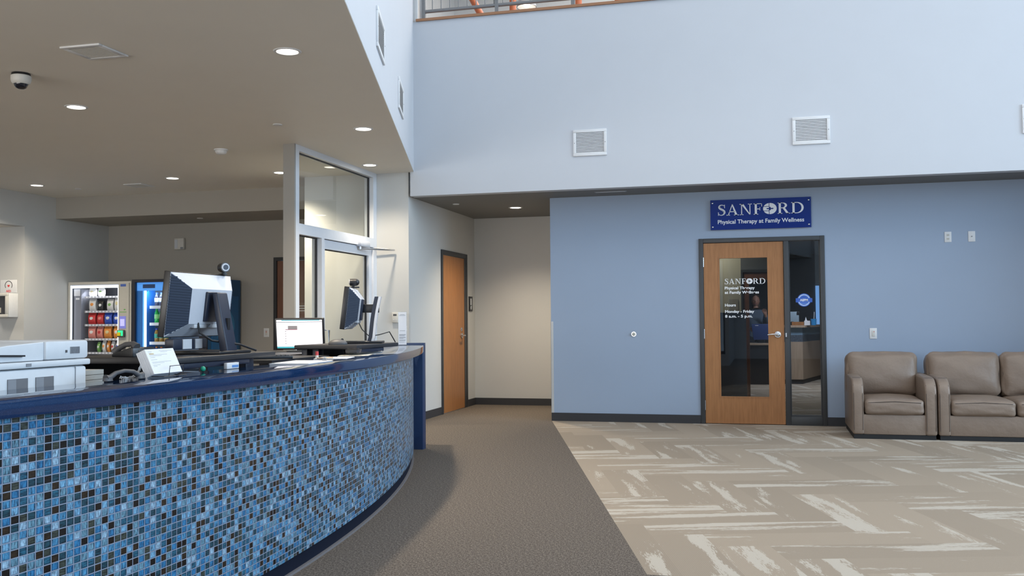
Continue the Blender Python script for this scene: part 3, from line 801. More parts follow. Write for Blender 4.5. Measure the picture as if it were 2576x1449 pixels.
# multifunction printer, its side towards the visitor; local x out of the counter, y along it
pr = thing('printer', 'large white multifunction printer behind the left end of the counter', 'printer', (-2.66, 2.985, WZ))
PW = simple('printer_white', (.66, .68, .70), .4); PD = simple('printer_recess', (.16, .16, .17), .6)
m = MB(); m.box(-.50, 0, -.42, .36, 0, .325, bev=.012)
m.build('body', PW, pr)
m = MB(); m.box(-.51, .006, -.43, .375, .328, .352, bev=.006); m.build('scanner_bed', PW, pr)
m = MB(); m.box(-.50, 0, .13, .37, .354, .428, bev=.012); m.build('feeder_cover', PW, pr)
m = MB(); m.prism([(-.42, .354), (.13, .354), (.13, .425), (-.05, .415), (-.20, .40), (-.42, .385)], -.49, -.01, axis='x', bev=.004); m.build('document_feeder', PW, pr)
m = MB(); m.prism([(-.40, .388), (.02, .372), (.02, .378), (-.40, .394)], -.46, .003, axis='x'); m.build('feeder_tray', BLACK, pr)
m = MB()
for y0, y1 in ((-.065, .035), (.075, .17)): m.box(-.001, .0025, y0, y1, .252, .292, 0); m.box(.0025, .004, y0, y0+.04, .254, .290, 1)
m.build('access_window', [PD, MGREY], pr, smooth=False)
for z in (.205, .085):
    m = MB(); m.box(-.30, .004, -.10, .275, z-.075, z+.028, bev=.003); tr = m.build('paper_tray', PW, pr)
    for y0, y1 in ((-.07, .02), (.165, .245)): m = MB(); m.box(.003, .0065, y0, y1, z+.004, z+.011); m.build('tray_groove', MGREY, tr, smooth=False)
    m = MB(); m.box(.003, .0062, .075, .12, z-.002, z+.022); m.build('tray_grip', MGREY, tr, smooth=False)
m = MB()
for i in range(7): m.box(.0, .003, -.185+i*.009, -.181+i*.009, .10, .175)
m.build('vent_slots', MGREY, pr, smooth=False)
m = MB()
for i in range(8): m.box(.0, .003, .262+i*.007, .265+i*.007, .375, .402)
m.build('speaker_slots', MGREY, pr, smooth=False)
m = MB(); m.box(-.001, .0035, .235, .243, .380, .39); m.build('audio_port', DGREY, pr, smooth=False)
m = MB(); m.box(.004, .009, .02, .045, .335, .346); m.build('latch', MGREY, pr, smooth=False)
m = MB(); m.box(.0, .002, .29, .293, .01, .325); m.build('panel_seam', MGREY, pr, smooth=False)
m = MB(); m.box(.0, .002, -.41, .285, .236, .239); m.build('panel_seam', MGREY, pr, smooth=False)

# document piles under the left shelf
for i, (hh, mat_, lab) in enumerate(((.13, PAPER, 'lowest thick white paper pile behind the counter beside the printer'), (.07, simple('cream_card', (.60, .55, .44), .7), 'cream card stack on the white pile beside the printer'), (.09, OFFW, 'topmost off-white stack of forms beside the printer'))):
    z0 = WZ+.01+sum((.13, .07, .09)[:i])
    m = MB()
    for k in range(int(hh/.022)): q = random.uniform(-.004, .004); m.box(-.13+q, .13+q, -.09, .09, k*.022, k*.022+.020)
    tag(m.build('paper_stack', mat_, loc=(-3.02, 3.66, z0-.01), smooth=False), lab, 'paper stack', 'paper stacks beside the printer')

# sit-stand desk converters
def converter(label, x0, x1, y0, y1, zt, foot):
    """platform from x0 to x1; the base and legs stop at foot, short of the counter top"""
    c = thing('desk_converter', label, 'desk converter', ((x0+x1)/2, (y0+y1)/2, WZ), group='black desk converters')
    hx, hy, h = (x1-x0)/2, (y1-y0)/2, zt-WZ
    a, b = -hx+.01, foot-(x0+x1)/2
    m = MB(); m.box(-hx, hx, -hy, hy, h-.028, h, bev=.006); m.build('platform', BLACKM, c)
    m = MB(); m.box(a, b, -hy+.04, hy-.04, 0, .025, bev=.004); m.build('base_frame', BLACKM, c)
    for x in (a+.03, b-.03):
        for sy in (-1, 1):
            m = MB(); m.box(x-.024, x+.024, sy*(hy-.12)-.04, sy*(hy-.12)+.04, .025, h-.028, bev=.004); m.build('lift_leg', NAVYM, c)
    m = MB(); m.box(a+.055, a+.062, -hy+.05, hy-.05, .025, h-.03); m.build('darkening_panel', BLACKM, c, smooth=False)  # black sheet added to darken the space under the platform
    m = MB(); m.box(hx-.10, hx-.012, -hy+.03, hy-.25, h-.055, h-.028, bev=.006); m.build('cable_tray', NAVYM, c)
    return c
ZP = 1.085
converter('wide black desk converter under the large silver-backed monitor', -3.25, -2.56, 3.80, 4.72, ZP, -2.64)
converter('black desk converter under the side-on monitor near the storefront', -3.08, -2.62, 5.93, 6.68, ZP, -2.93)
lr = thing('low_riser', 'low black riser under the lit screen behind the counter', 'desk riser', (-3.4, 5.9, WZ))
m = MB(); m.prism([(-.36, -.82), (.62, -.82), (.62, -.05), (.29, -.05), (.29, 1.0), (-.36, 1.0)], .25, .27); m.build('platform', BLACKM, lr)
m = MB()
for a, b in ((-.30, -.74), (.54, -.74), (-.30, .92), (.24, .92), (.54, -.12)):
    m = MB(); m.box(a-.03, a+.03, b-.03, b+.03, 0, .25); m.build('leg', BLACKM, lr, smooth=False)

# monitors -------------------------------------------------------------
SCRN = emissive('blank_screen', (.75, .82, .95), .5)
GRILL = simple('navy_grille', (.020, .032, .060), .4)
def monitor(label, loc, rz, w=.545, h=.325, tilt=-.12, lift=.085, curved=False, bar=True):
    """screen towards local -x, shell towards local +x"""
    r = thing('monitor', label, 'monitor', loc, rz)
    T = Matrix.Translation((0, 0, lift+h/2)) @ Matrix.Rotation(-tilt, 4, 'Y')
    def put(o): o.matrix_local = T; return o
    m = MB(); m.box(-.035, 0, -w/2, w/2, -h/2, h/2, bev=.004); put(m.build('bezel', BLACK, r))
    m = MB(); m.box(-.0365, -.035, -w/2+.02, w/2-.02, -h/2+.02, h/2-.02); put(m.build('screen', SCRN, r, smooth=False))
    m = MB(); iw, ih, d = w/2-.09, h/2-.075, .072
    o4 = [(0.0, -w/2+.004, -h/2+.004), (0, w/2-.004, -h/2+.004), (0, w/2-.004, h/2-.004), (0, -w/2+.004, h/2-.004)]
    i4 = [(d, -iw, -ih), (d, iw, -ih), (d, iw, ih), (d, -iw, ih)]
    A = [m.bm.verts.new(p) for p in o4]; B = [m.bm.verts.new(p) for p in i4]
    m.bm.faces.new(B)
    for k in (0, 2): m.bm.faces.new((A[k], A[k+1], B[k+1], B[k]))
    m.bm.faces.new((A[1], A[2], B[2], B[1])); m.bm.faces.new((A[3], A[0], B[0], B[3]))
    put(m.build('back_shell', SILVER, r, smooth=False))
    for s in (-1, 1):                                    # ribbed side grilles
        m = MB(); n = 22
        for k in range(n):
            a = (k+.5)/n; z0 = -h/2+.02+(h-.04)*a
            edge = min(1, max(0, (h/2-.004-abs(z0))/.075))
            yo, yi = w/2-.006, w/2-.006-.082*edge
            xi = .0705*edge
            if edge < .05: continue
            nx, ny = .0035, .0035*s
            m.prism([(0.0+nx, s*yo+ny), (xi+nx, s*yi+ny), (xi, s*yi), (0.0, s*yo)], z0-.0042, z0+.0042)
        m.poly([(.0015, s*(w/2-.005), -h/2+.01), (.0725, s*(iw+.0025), -ih), (.0725, s*(iw+.0025), ih), (.0015, s*(w/2-.005), h/2-.01)])
        put(m.build('side_grille', GRILL, r, smooth=False))
    m = MB(); m.box(d-.002, d+.014, -.062, .062, -.075, .075, bev=.004); put(m.build('mount_plate', NAVYM, r))
    t = text('back_lettering', 'DELL', .034, LGREY, r, (0, 0, 0), (0, 0, 0), .001, 'CENTER', bold=.001)
    ang = math.atan2(.075, d)                            # letters lie on the sloping top bevel
    nrm = Vector((.075, 0, d)).normalized(); upv = Vector((-d, 0, .075)).normalized(); rtv = upv.cross(nrm)
    t.matrix_local = T @ Matrix(((rtv.x, upv.x, nrm.x, .030), (rtv.y, upv.y, nrm.y, 0), (rtv.z, upv.z, nrm.z, h/2-.036), (0, 0, 0, 1)))
    m = MB(); m.box(d-.035, d-.001, -.13, -.02, -ih-.022, -ih-.002, bev=.003); m.box(d-.035, d-.001, .02, .11, -ih-.022, -ih-.002, bev=.003); put(m.build('port_block', LGREY, r))
    zt = lift+h/2
    if curved:
        zz = [.012+(zt+.085-.012)*k/10 for k in range(11)]
        xx = [.150+.055*(k/10)**.6+.012*math.sin(PI*k/10)*-1 for k in range(11)]
        m = MB(); m.prism([(x+.012, z) for x, z in zip(xx, zz)]+[(x-.006, z) for x, z in zip(xx[::-1], zz[::-1])], -.036, .036, axis='y'); m.build('stand_neck', SILVER, r)
        m = MB(); m.prism([(x-.006, z) for x, z in zip(xx, zz)]+[(x-.034, z) for x, z in zip(xx[::-1], zz[::-1])], -.030, .030, axis='y'); m.build('neck_spine', NAVYM, r)
        m = MB(); m.box(d, .20, -.022, .022, zt-.03, zt+.03, bev=.004); m.build('tilt_arm', BLACK, r)
        m = MB(); m.box(-.06, .23, -.13, .13, 0, .016, bev=.006); m.build('stand_base', BLACK, r)
    else:
        m = MB(); m.prism([(.150, .012), (.195, .012), (.135, zt+.062), (.105, zt+.062)], -.048, .048, axis='y', bev=.006); m.build('stand_neck', NAVYM, r)
        m = MB(); m.box(.155, .1735, -.012, .012, .12, .18); m.build('cable_slot', BLACK, r, smooth=False)
        m = MB(); m.box(-.08, .215, -.15, .15, 0, .016, bev=.006); m.build('stand_base', BLACK, r)
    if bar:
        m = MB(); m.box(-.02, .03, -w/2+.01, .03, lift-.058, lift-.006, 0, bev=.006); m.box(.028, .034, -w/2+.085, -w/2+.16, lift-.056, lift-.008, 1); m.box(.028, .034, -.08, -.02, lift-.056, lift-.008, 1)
        m.build('banded_bar', [NAVYM, LGREY], r)  # dark bar with two light bands below the bezel
    m = MB()
    if curved: m.tube([(.05, -.02, zt-.09), (.08, -.03, zt-.15), (.13, -.02, zt-.20), (.20, .0, zt-.19), (.27, .06, .08), (.31, .10, .004)], .004, 6)
    else: m.tube([(.06, -.10, zt-.09), (.07, -.10, zt-.14), (.12, -.07, zt-.18), (.20, .06, .045), (.235, .16, .012)], .0055, 8)
    m.build('cable', BLACK, r)
    return r
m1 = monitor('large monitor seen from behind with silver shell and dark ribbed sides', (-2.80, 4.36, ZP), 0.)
m2 = monitor('slim monitor seen edge-on with curved silver neck near the storefront', (-2.885, 6.43, ZP), math.radians(18), lift=.10, h=.30, curved=True, bar=False)
def webcam(label, loc, rz):
    w = thing('webcam', label, 'webcam', loc, rz, 'webcams on the monitors')
    m = MB(); m.box(-.045, .02, -.012, .012, 0, .010, bev=.003); m.box(-.01, .01, -.01, .01, .008, .022, bev=.002); m.build('clip', BLACK, w)
    m = MB(); m.cyl((-.022, 0, .042), (.022, 0, .042), .026, seg=24); m.ball((-.02, 0, .042), .026); m.build('body', BLACK, w)
    m = MB(); m.cyl((.021, 0, .042), (.027, 0, .042), .022, .020, 24); m.build('lens_ring', SILVER, w)
    m = MB(); m.cyl((.026, 0, .042), (.0285, 0, .042), .014, seg=20); m.build('lens', NAVYM, w)
    return w
webcam('round black webcam on top of the large silver-backed monitor', (-2.785, 4.57, ZP+.085+.325-.001), math.radians(-35))
webcam('small black webcam on top of the edge-on monitor', (-2.87, 6.43, ZP+.10+.30-.002), math.radians(200))

# lit screen facing the visitor
ls = thing('screen_display', 'lit screen showing a white page, left of the edge-on monitor', 'monitor', (-3.33, 6.50, 1.02), math.radians(12))
T = Matrix.Translation((0, 0, .132)) @ Matrix.Rotation(.14, 4, 'X')
SW, SHh = .365, .235
SCW = emissive('white_page', (.86, .84, .90), .95)
def lp(o): o.matrix_local = T; return o
m = MB(); m.box(-SW/2, SW/2, 0, .030, -SHh/2, SHh/2, bev=.004); lp(m.build('bezel', BLACK, ls))
m = MB(); m.box(-SW/2+.012, SW/2-.012, -.001, 0, -SHh/2+.012, SHh/2-.012); lp(m.build('screen_page', SCW, ls, smooth=False))
m = MB()
m.box(-SW/2+.012, SW/2-.012, -.0016, -.001, -SHh/2+.012, -SHh/2+.024, 0); m.box(-SW/2+.05, SW/2-.03, -.0016, -.001, SHh/2-.017, SHh/2-.012, 0)
m.box(-SW/2+.012, SW/2-.012, -.0016, -.001, SHh/2-.029, SHh/2-.026, 1); m.box(-.105, -.085, -.0016, -.001, .035, .062, 2); m.box(-.085, -.015, -.0016, -.001, .035, .062, 3); m.box(-.105, -.015, -.0018, -.0015, .032, .036, 4)
for i in range(6): m.box(-.108, -.100, -.0016, -.001, .018-i*.018, .023-i*.018, 3)
lp(m.build('screen_graphics', [emissive('teal_bar', (.05, .35, .42), .6), emissive('dark_line', (.05, .05, .06), .3), emissive('pale_tile', (.6, .62, .66), .7), emissive('grey_tile', (.22, .20, .21), .5), emissive('maroon_line', (.25, .05, .08), .5)], ls, smooth=False))
m = MB(); m.box(-.03, .03, .03, .05, -.02, .12, bev=.003); m.box(-.09, .09, -.03, .10, -.0, .010, bev=.003); m.build('stand', BLACK, ls)

kb = thing('keyboard', 'black keyboard on the low riser behind the counter', 'keyboard', (-2.98, 5.25, 1.02), math.radians(38))
m = MB(); m.box(-.21, .21, -.07, .07, 0, .018, bev=.004); m.build('case', BLACK, kb)
m = MB()
for r in range(5):
    for c in range(15): m.box(-.195+c*.026, -.195+c*.026+.022, -.055+r*.023, -.055+r*.023+.019, .018, .024)
m.build('keys', DGREY, kb, smooth=False)
ms = thing('computer_mouse', 'black computer mouse on the far desk converter before the lit screen', 'computer mouse', (-2.80, 6.02, ZP), math.radians(25))
m = MB(); m.ball((0, 0, .006), .052, sc=(1.25, .66, .62))
for v in m.bm.verts: v.co.z = max(0, v.co.z)
m.build('shell', DGREY, ms); m = MB(); m.cyl((.03, -.004, .033), (.03, .004, .033), .010); m.build('scroll_wheel', BLACK, ms)

# desk phones
def phone(label, loc, rz, sc=1.):
    p = thing('desk_phone', label, 'telephone', loc, rz)
    p.scale = (sc, sc, sc)
    m = MB(); m.prism([(-.10, 0), (.10, 0), (.10, .018), (-.08, .062), (-.10, .058)], -.085, .085, axis='x', bev=.004); m.build('base', BLACK, p)
    m = MB(); m.tube([(-.055, -.10, .062), (-.057, -.07, .082), (-.057, 0, .078), (-.057, .06, .056), (-.055, .10, .030)], lambda t: .017+.010*abs(2*t-1)**3, 12); m.build('handset', DGREY, p)
    m = MB()
    for r in range(4):
        for c in range(3): m.box(-.005+c*.026, .015+c*.026, .02-r*.022+.02, .034-r*.022+.02, .025+r*.004, .036+r*.0045)
    m.build('keypad', MGREY, p, smooth=False)
    m = MB(); m.box(-.01, .075, .058, .085, .020, .030); m.build('display', LGREY, p, smooth=False)
    return p
phone('black desk phone on the left end of the wide desk converter', (-2.90, 3.97, ZP), math.radians(75), .74)
cd = MB(); pts = []
P0, P1, P2 = Vector((-2.80, 3.90, ZP+.018)), Vector((-2.66, 3.70, .98)), Vector((-2.56, 3.42, 1.022))
for i in range(90):
    t = i/89; b = P0*(1-t)**2+P1*2*t*(1-t)+P2*t*t; a = i*1.9
    pts.append(b+Vector((math.cos(a)*.006, 0, math.sin(a)*.006)))
cd.tube(pts, .0022, 5); tag(cd.build('phone_cord', LGREY), 'grey coiled cord hanging from the desk phone', 'cord')
hd = thing('telephone_handset', 'dark grey telephone handset lying on the counter left of the form stand', 'telephone', (-2.495, 3.36, 1.016), math.radians(84))
hd.scale = (.92, .62, .62)
m = MB(); m.tube([(-.11, 0, .020), (-.085, 0, .022), (-.05, 0, .048), (0, 0, .058), (.05, 0, .050), (.085, 0, .024), (.11, 0, .021)], lambda t: .013+.010*abs(2*t-1)**2.5, 14); m.build('grip', DGREY, hd)
for s in (-1, 1): m = MB(); m.cyl((s*.098, 0, .001), (s*.098, 0, .022), .026, .022, 20); m.build('ear_cap', DGREY, hd)

# tilted stack of forms on a wire easel
fs = thing('form_stand', 'tilted stack of white printed forms on a wire easel at the counter', 'form holder', (-2.475, 3.63, 1.016), math.radians(4))
T = Matrix.Translation((0, 0, .010)) @ Matrix.Rotation(-.42, 4, 'Y')
m = MB()
for k in range(6): q = random.uniform(-.0008, .0008); m.box(-.042+k*.007+q, -.0352+k*.007+q, -.112, .112, .004, .116)
o = m.build('paper_block', PAPER, fs, smooth=False); o.matrix_local = T
T = T @ Matrix.Diagonal((1, .93, .86, 1))
m = MB()
def line(y0, y1, z): m.box(.0001, .0006, y0, y1, z, z+.0014)
line(-.10, -.07, .122); line(-.01, .10, .124); line(0, .06, .118); line(-.10, -.075, .115)
for z, e in ((.104, .05), (.098, .0), (.090, -.06), (.078, -.05), (.066, .06), (.060, .0), (.050, -.04), (.043, -.07)): line(-.10, e, z)
o = m.build('printed_lines', MGREY, fs, smooth=False); o.matrix_local = T
m = MB()
for z, e in ((.125, .0),): m.box(.0001, .0006, -.098, -.060, .107, .113)
o = m.build('form_logo', simple('pale_ochre_ink', (.55, .42, .22), .6), fs, smooth=False); o.matrix_local = T
m = MB(); m.tube([(.030, -.05, .004), (.034, -.05, .045), (.034, .06, .045), (.030, .06, .004)], .0018, 6)
m.tube([(.03, -.09, .002), (.03, .09, .002)], .0018, 6); m.tube([(-.05, -.09, .002), (.03, -.09, .002)], .0018, 6); m.tube([(-.05, .09, .002), (.03, .09, .002)], .0018, 6)
m.tube([(-.05, -.09, .002), (-.105, -.06, .11)], .0018, 6); m.tube([(-.05, .09, .002), (-.105, .06, .11)], .0018, 6); m.tube([(-.105, -.06, .11), (-.105, .06, .11)], .0018, 6)
m.build('wire_easel', BLACK, fs)

# loose papers and small things on the quartz top
def sheet(label, c, w, d, rz, n=1, mat_=PAPER):
    m = MB()
    for k in range(n): q = random.uniform(-.004, .004) if n > 1 else 0; m.box(-w/2+q, w/2+q, -d/2, d/2, k*.0012, k*.0012+.001)
    return tag(m.build('paper_sheet', mat_, loc=(c[0], c[1], 1.0152), rot=(0, 0, rz), smooth=False), label, 'paper', 'papers on the counter top')
sheet('thick pile of white forms lying on the counter below the lit screen', (-2.475, 4.86, 0), .216, .40, .12, 6)
sheet('white sheet on the counter beside the glass bowl', (-2.60, 5.55, 0), .20, .30, .25, 2)
sheet('cream sheet on the counter under the glass bowl', (-2.68, 6.05, 0), .20, .36, .30, 2, simple('cream_paper', (.66, .60, .50), .7))
sheet('farthest white sheet on the counter past the glass bowl', (-2.80, 6.55, 0), .18, .34, .32, 3)
bc = thing('binder_clip', 'small dark binder clip on the pile of forms', 'clip', (-2.42, 5.03, 1.0225), .3)
m = MB(); m.prism([(-.012, 0), (.012, 0), (.004, .018), (-.004, .018)], -.016, .016, axis='y'); m.build('body', MGREY, bc, smooth=False)
bw = thing('glass_bowl', 'small clear glass bowl on the counter before the edge-on monitor', 'bowl', (-2.675, 5.98, 1.0178))
m = MB(); m.lathe([(0, .004), (.030, .004), (.052, .022), (.064, .050), (.067, .050), (.056, .020), (.034, 0), (0, 0)]); m.build('bowl_wall', ACRYL, bw)
pn = tag(MB().cyl((-.07, 0, .004), (.06, 0, .004), .004, seg=10).build('pen', simple('beige_pen', (.45, .30, .18), .4), loc=(-2.60, 5.42, 1.0177), rot=(0, 0, 1.2)), 'beige pen lying on the papers by the glass bowl', 'pen')
rd = thing('lip_balm', 'small red capped tube standing behind the counter papers', 'tube', (-2.66, 5.42, 1.0152))
m = MB(); m.cyl((0, 0, 0), (0, 0, .022), .010); m.build('tube_body', OFFW, rd); m = MB(); m.cyl((0, 0, .022), (0, 0, .045), .010); m.build('cap', simple('red_cap', (.55, .05, .05), .4), rd)
gb = tag(MB().ball((0, 0, .0125), .0125).build('stress_ball', simple('teal_green_rubber', (.01, .32, .20), .5), loc=(-2.533, 3.98, 1.0152)), 'small teal ball at the back edge of the counter below the large monitor', 'ball')
ab = thing('adapter_box', 'small white adapter box at the back edge of the counter below the large monitor', 'box', (-2.546, 4.25, 1.0152))
m = MB(); m.box(-.009, .009, -.055, .055, 0, .030, bev=.002); m.build('case', WHITE, ab); m = MB(); m.box(.009, .0095, -.01, .05, .006, .018); m.build('blue_label', simple('label_blue', (.10, .25, .55), .5), ab, smooth=False)
# narrow sign holder at the end of the counter
sh = thing('sign_holder', 'tall narrow acrylic sign holder with white printed strip at the counter end', 'sign', (-3.27, 8.44, 1.0152), math.radians(14))
m = MB(); m.box(-.042, .042, -.028, .028, 0, .004); m.box(-.042, .042, .002, .004, .004, .315); m.build('acrylic_holder', ACRYL, sh, smooth=False)
m = MB(); m.box(-.038, .038, -.001, .0015, .006, .31); m.build('paper_strip', PAPER, sh, smooth=False)
m = MB()
for z, a, b in ((.285, -.02, .02), (.278, -.028, .028), (.135, -.025, .025), (.10, -.03, .03), (.094, -.03, .03), (.088, -.03, .02), (.075, -.03, .03), (.069, -.03, .03), (.063, -.03, .01), (.048, -.03, .03), (.042, -.03, .026), (.028, -.03, .02)): m.box(a, b, -.0016, -.001, z, z+.003)
m.build('printed_lines', MGREY, sh, smooth=False)

# ------------------------------------------------------------------ vending machines
SHELFM = simple('vending_shelf_grey', (.42, .43, .46), .35)
LTUBE = emissive('vending_lamp', (.90, .95, 1.0), 2.0)
LTUBEB = emissive('cool_vending_lamp', (.60, .82, 1.0), 4.5)
def vending(name, label, x0, x1, h, shell, inner, wx0, wx1, wz0, wz1, lamp):
    v = thing(name, label, 'vending machine', (x0, 11.9, 0))
    W = x1-x0; a, b = wx0-x0, wx1-x0; D = .86
    m = MB()
    m.box(0, a, 0, D, .05, h); m.box(b, W, 0, D, .05, h); m.box(a, b, 0, D, wz1, h); m.box(a, b, 0, D, .05, wz0); m.box(a, b, D-.03, D, wz0, wz1)
    m.build('cabinet', shell, v, smooth=False)
    m = MB(); m.box(a, a+.004, .03, D-.03, wz0, wz1); m.box(b-.004, b, .03, D-.03, wz0, wz1); m.box(a, b, D-.034, D-.03, wz0, wz1); m.box(a, b, .03, D-.03, wz1-.004, wz1); m.box(a, b, .03, D-.03, wz0, wz0+.004)
    m.build('liner', inner, v, smooth=False)
    m = MB(); m.box(a, b, .004, .010, wz0, wz1); m.build('glass_front', GLASSV, v, smooth=False)
    for x in (.05, W-.12):
        for y in (.05, D-.12): m = MB(); m.box(x, x+.07, y, y+.07, 0, .05); m.build('foot', BLACK, v, smooth=False)
    return v, a, b
SNSH = simple('cream_machine_shell', (.52, .51, .47), .4); SNIN = simple('snack_liner', (.24, .25, .29), .5)
v1, a, b = vending('snack_machine', 'cream snack vending machine full of bags on the left of the alcove', -9.79, -8.73, 1.84, SNSH, SNIN, -9.756, -8.943, .55, 1.80, LTUBE)
m = MB(); m.box(a, a+.012, .012, .03, .56, 1.79); m.box(b-.02, b, .012, .03, .56, 1.79); m.box(a+.012, b-.02, .012, .03, 1.752, 1.79); m.build('lamp_strip', LTUBE, v1, smooth=False)
m = MB(); m.box(a+.03, a+.15, .05, .5, .56, 1.745); m.build('inner_column', SNIN, v1, smooth=False)
m = MB(); m.box(a+.03, a+.13, .045, .05, 1.64, 1.74); m.box(a+.06, a+.12, .045, .05, 1.585, 1.615); m.build('price_card', PAPER, v1, smooth=False)
SX0, SX1 = .225, .80
for z in (1.63, 1.42, 1.224, 1.018, .82, .62):
    m = MB(); m.box(SX0, SX1, .09, .80, z-.012, z, 0); m.box(SX0, SX1, .075, .09, z-.026, z+.006, 0)
    for k in range(10): m.box(SX0+.02+k*.057, SX0+.045+k*.057, .073, .075, z-.02, z+.002, 1)
    m.build('shelf', [SHELFM, PAPER], v1, smooth=False)
px0, px1 = b+.012, 1.06-.03
m = MB(); m.box(px0, px1, -.012, 0, .30, 1.82, bev=.004); cp_ = m.build('control_panel', simple('beige_panel', (.45, .44, .40), .4), v1)
m = MB(); m.box(px0+.018, px1-.05, -.0145, -.012, 1.165, 1.34); m.build('touch_screen', emissive('panel_screen', (.16, .17, .52), .55), cp_, smooth=False)
m = MB(); m.box(px0+.03, px1-.07, -.0155, -.0145, 1.20, 1.30); m.build('screen_icons', emissive('panel_icons', (.45, .45, .80), .6), cp_, smooth=False)
m = MB(); m.box(px0+.0, px0+.12, -.05, -.012, 1.04, 1.145, bev=.012); rdr = m.build('card_reader', DGREY, cp_)
m = MB(); m.box(px0+.008, px0+.06, -.053, -.05, 1.06, 1.11); m.build('reader_label', simple('yellow_label', (.75, .62, .02), .5), rdr, smooth=False)
m = MB(); m.box(px0+.02, px0+.10, -.0535, -.05, 1.11, 1.135); m.box(px0+.07, px0+.10, -.0535, -.05, 1.06, 1.11); m.build('reader_glow', emissive('green_glow', (.02, .75, .22), 1.4), rdr, smooth=False)
m = MB(); m.box(px0+.03, px0+.12, -.016, -.012, .86, .90); m.build('coin_return', DGREY, cp_, smooth=False)
m = MB(); m.box(px0+.02, px0+.13, -.0135, -.012, 1.395, 1.405); m.ball((px0+.10, -.012, 1.435), .012, sc=(1.4, .15, .8)); m.build('leaf_mark', simple('leaf_green', (.16, .42, .12), .5), cp_)
m = MB(); m.box(px0+.03, px0+.12, -.0135, -.012, 1.765, 1.80); m.build('maker_badge', simple('badge_blue', (.06, .12, .42), .4), cp_, smooth=False)
def bag(label, x, z, w, h, col, patch, group='snack bags in the vending machine'):
    m = MB()
    m.cushion(-w/2, w/2, -.028, .028, 0, h, r=.02, puff=(-.012, .012, 0), n=5, mi=0)
    for v in m.bm.verts:
        t_ = min(1, max(0, v.co.z/h)); k_ = 1-abs(2*t_-1)**3; v.co.y *= .15+.85*k_; v.co.x *= .93+.07*abs(2*t_-1)**2
    m.box(-w/2+.006, w/2-.006, -.003, .003, h-.008, h+.010, 0); m.box(-w/2+.006, w/2-.006, -.003, .003, 0, .012, 0)
    m.ball((0, -.026, h*.54), .5, 14, 1, (w*.62, .030, h*.40))
    o = m.build('snack_bag', [simple('foil_'+col[0], col[1], .3), simple('foil_'+patch[0], patch[1], .35)], None)
    o.location = (-9.79+x, 11.9+.13, z); tag(o, label, 'snack bag', group); return o
cRed = ('red', (.60, .03, .03)); cBlue = ('blue', (.03, .09, .50)); cOr = ('orange', (.80, .30, .05)); cWh = ('white', (.75, .74, .70)); cYl = ('pale_yellow', (.72, .62, .32)); cGr = ('green', (.20, .42, .10)); cPk = ('pink_red', (.72, .25, .20)); cBk = ('black', (.02, .02, .02))
zx = lambda q: -9.549+(q-750)*.001843+9.79
for q, z, w, h, c1, c2, lab in (
    (795, 1.63, .12, .125, cWh, cYl, 'white snack bag at the left of the top shelf'), (873, 1.63, .11, .125, cWh, cGr, 'white snack bag second from the left on the top shelf'),
    (797, 1.42, .13, .17, cWh, cOr, 'white and orange snack bag at the left of the second shelf'), (872, 1.42, .10, .15, cBk, cWh, 'dark snack bag in the middle of the second shelf'), (958, 1.42, .12, .16, cWh, cGr, 'white and green snack bag right of middle on the second shelf'), (1025, 1.42, .11, .19, cWh, cYl, 'tall white snack bag at the right of the second shelf'),
    (792, 1.224, .14, .16, cRed, cWh, 'red snack bag at the left of the third shelf'), (870, 1.224, .12, .16, cRed, cPk, 'red snack bag second from the left on the third shelf'), (942, 1.224, .14, .165, cBlue, cWh, 'blue snack bag right of middle on the third shelf'), (1020, 1.224, .13, .16, cBlue, cWh, 'blue snack bag at the right end of the third shelf'),
    (793, 1.018, .14, .17, cPk, cWh, 'pinkish red snack bag at the left of the fourth shelf'), (866, 1.018, .115, .165, cPk, cRed, 'pinkish red snack bag second from the left on the fourth shelf'), (938, 1.018, .14, .17, cOr, cYl, 'orange snack bag right of middle on the fourth shelf'), (1020, 1.018, .12, .17, cOr, cWh, 'orange snack bag at the right end of the fourth shelf'),
    (855, .82, .06, .14, cGr, cWh, 'green packet on the fifth shelf beside the printer top'), (905, .82, .07, .16, cWh, cOr, 'white packet with orange top, second on the fifth shelf'), (945, .82, .06, .16, cOr, cWh, 'orange packet in the middle of the fifth shelf'), (985, .82, .06, .15, cWh, cRed, 'white and red packet, fourth on the fifth shelf'), (1028, .82, .065, .15, cWh, cBlue, 'white packet at the right end of the fifth shelf')):
    bag(lab, zx(q), z, w, h, c1, c2)

DRSH = simple('deep_blue_machine_shell', (.012, .10, .25), .35); DRIN = simple('drinks_liner', (.30, .38, .48), .5)
v2, a, b = vending('drinks_machine', 'blue drinks vending machine behind the large monitor', -8.70, -7.50, 1.86, DRSH, DRIN, -8.65, -7.62, .55, 1.82, LTUBEB)
m = MB(); m.box(0, a, -.03, 0, .05, 1.86); m.box(b, 1.2, -.03, 0, .05, 1.86); m.box(a, b, -.03, 0, 1.82, 1.86); m.box(a, b, -.03, 0, .05, .55); m.build('door_frame', simple('black_machine_door', (.02, .02, .03), .35), v2, smooth=False)
m = MB(); m.box(a, a+.10, .012, .30, .56, 1.81); m.build('blue_side_panel', simple('bright_blue_panel', (.03, .20, .62), .4), v2, smooth=False)
m = MB(); m.box(a+.11, a+.135, .03, .05, .56, 1.70); m.box(b-.03, b-.008, .03, .05, .56, 1.70); m.box(a+.14, b-.04, .05, .07, 1.72, 1.75); m.build('lamp_strip', LTUBEB, v2, smooth=False)
m = MB(); m.box(a+.005, b-.005, .011, .016, 1.70, 1.815); m.build('header_panel', emissive('header_blue', (.08, .30, .75), .7), v2, smooth=False)
m = MB(); m.box(a+.10, a+.30, .0095, .011, 1.735, 1.79); m.build('header_mark', simple('header_ink', (.02, .06, .18), .5), v2, smooth=False)
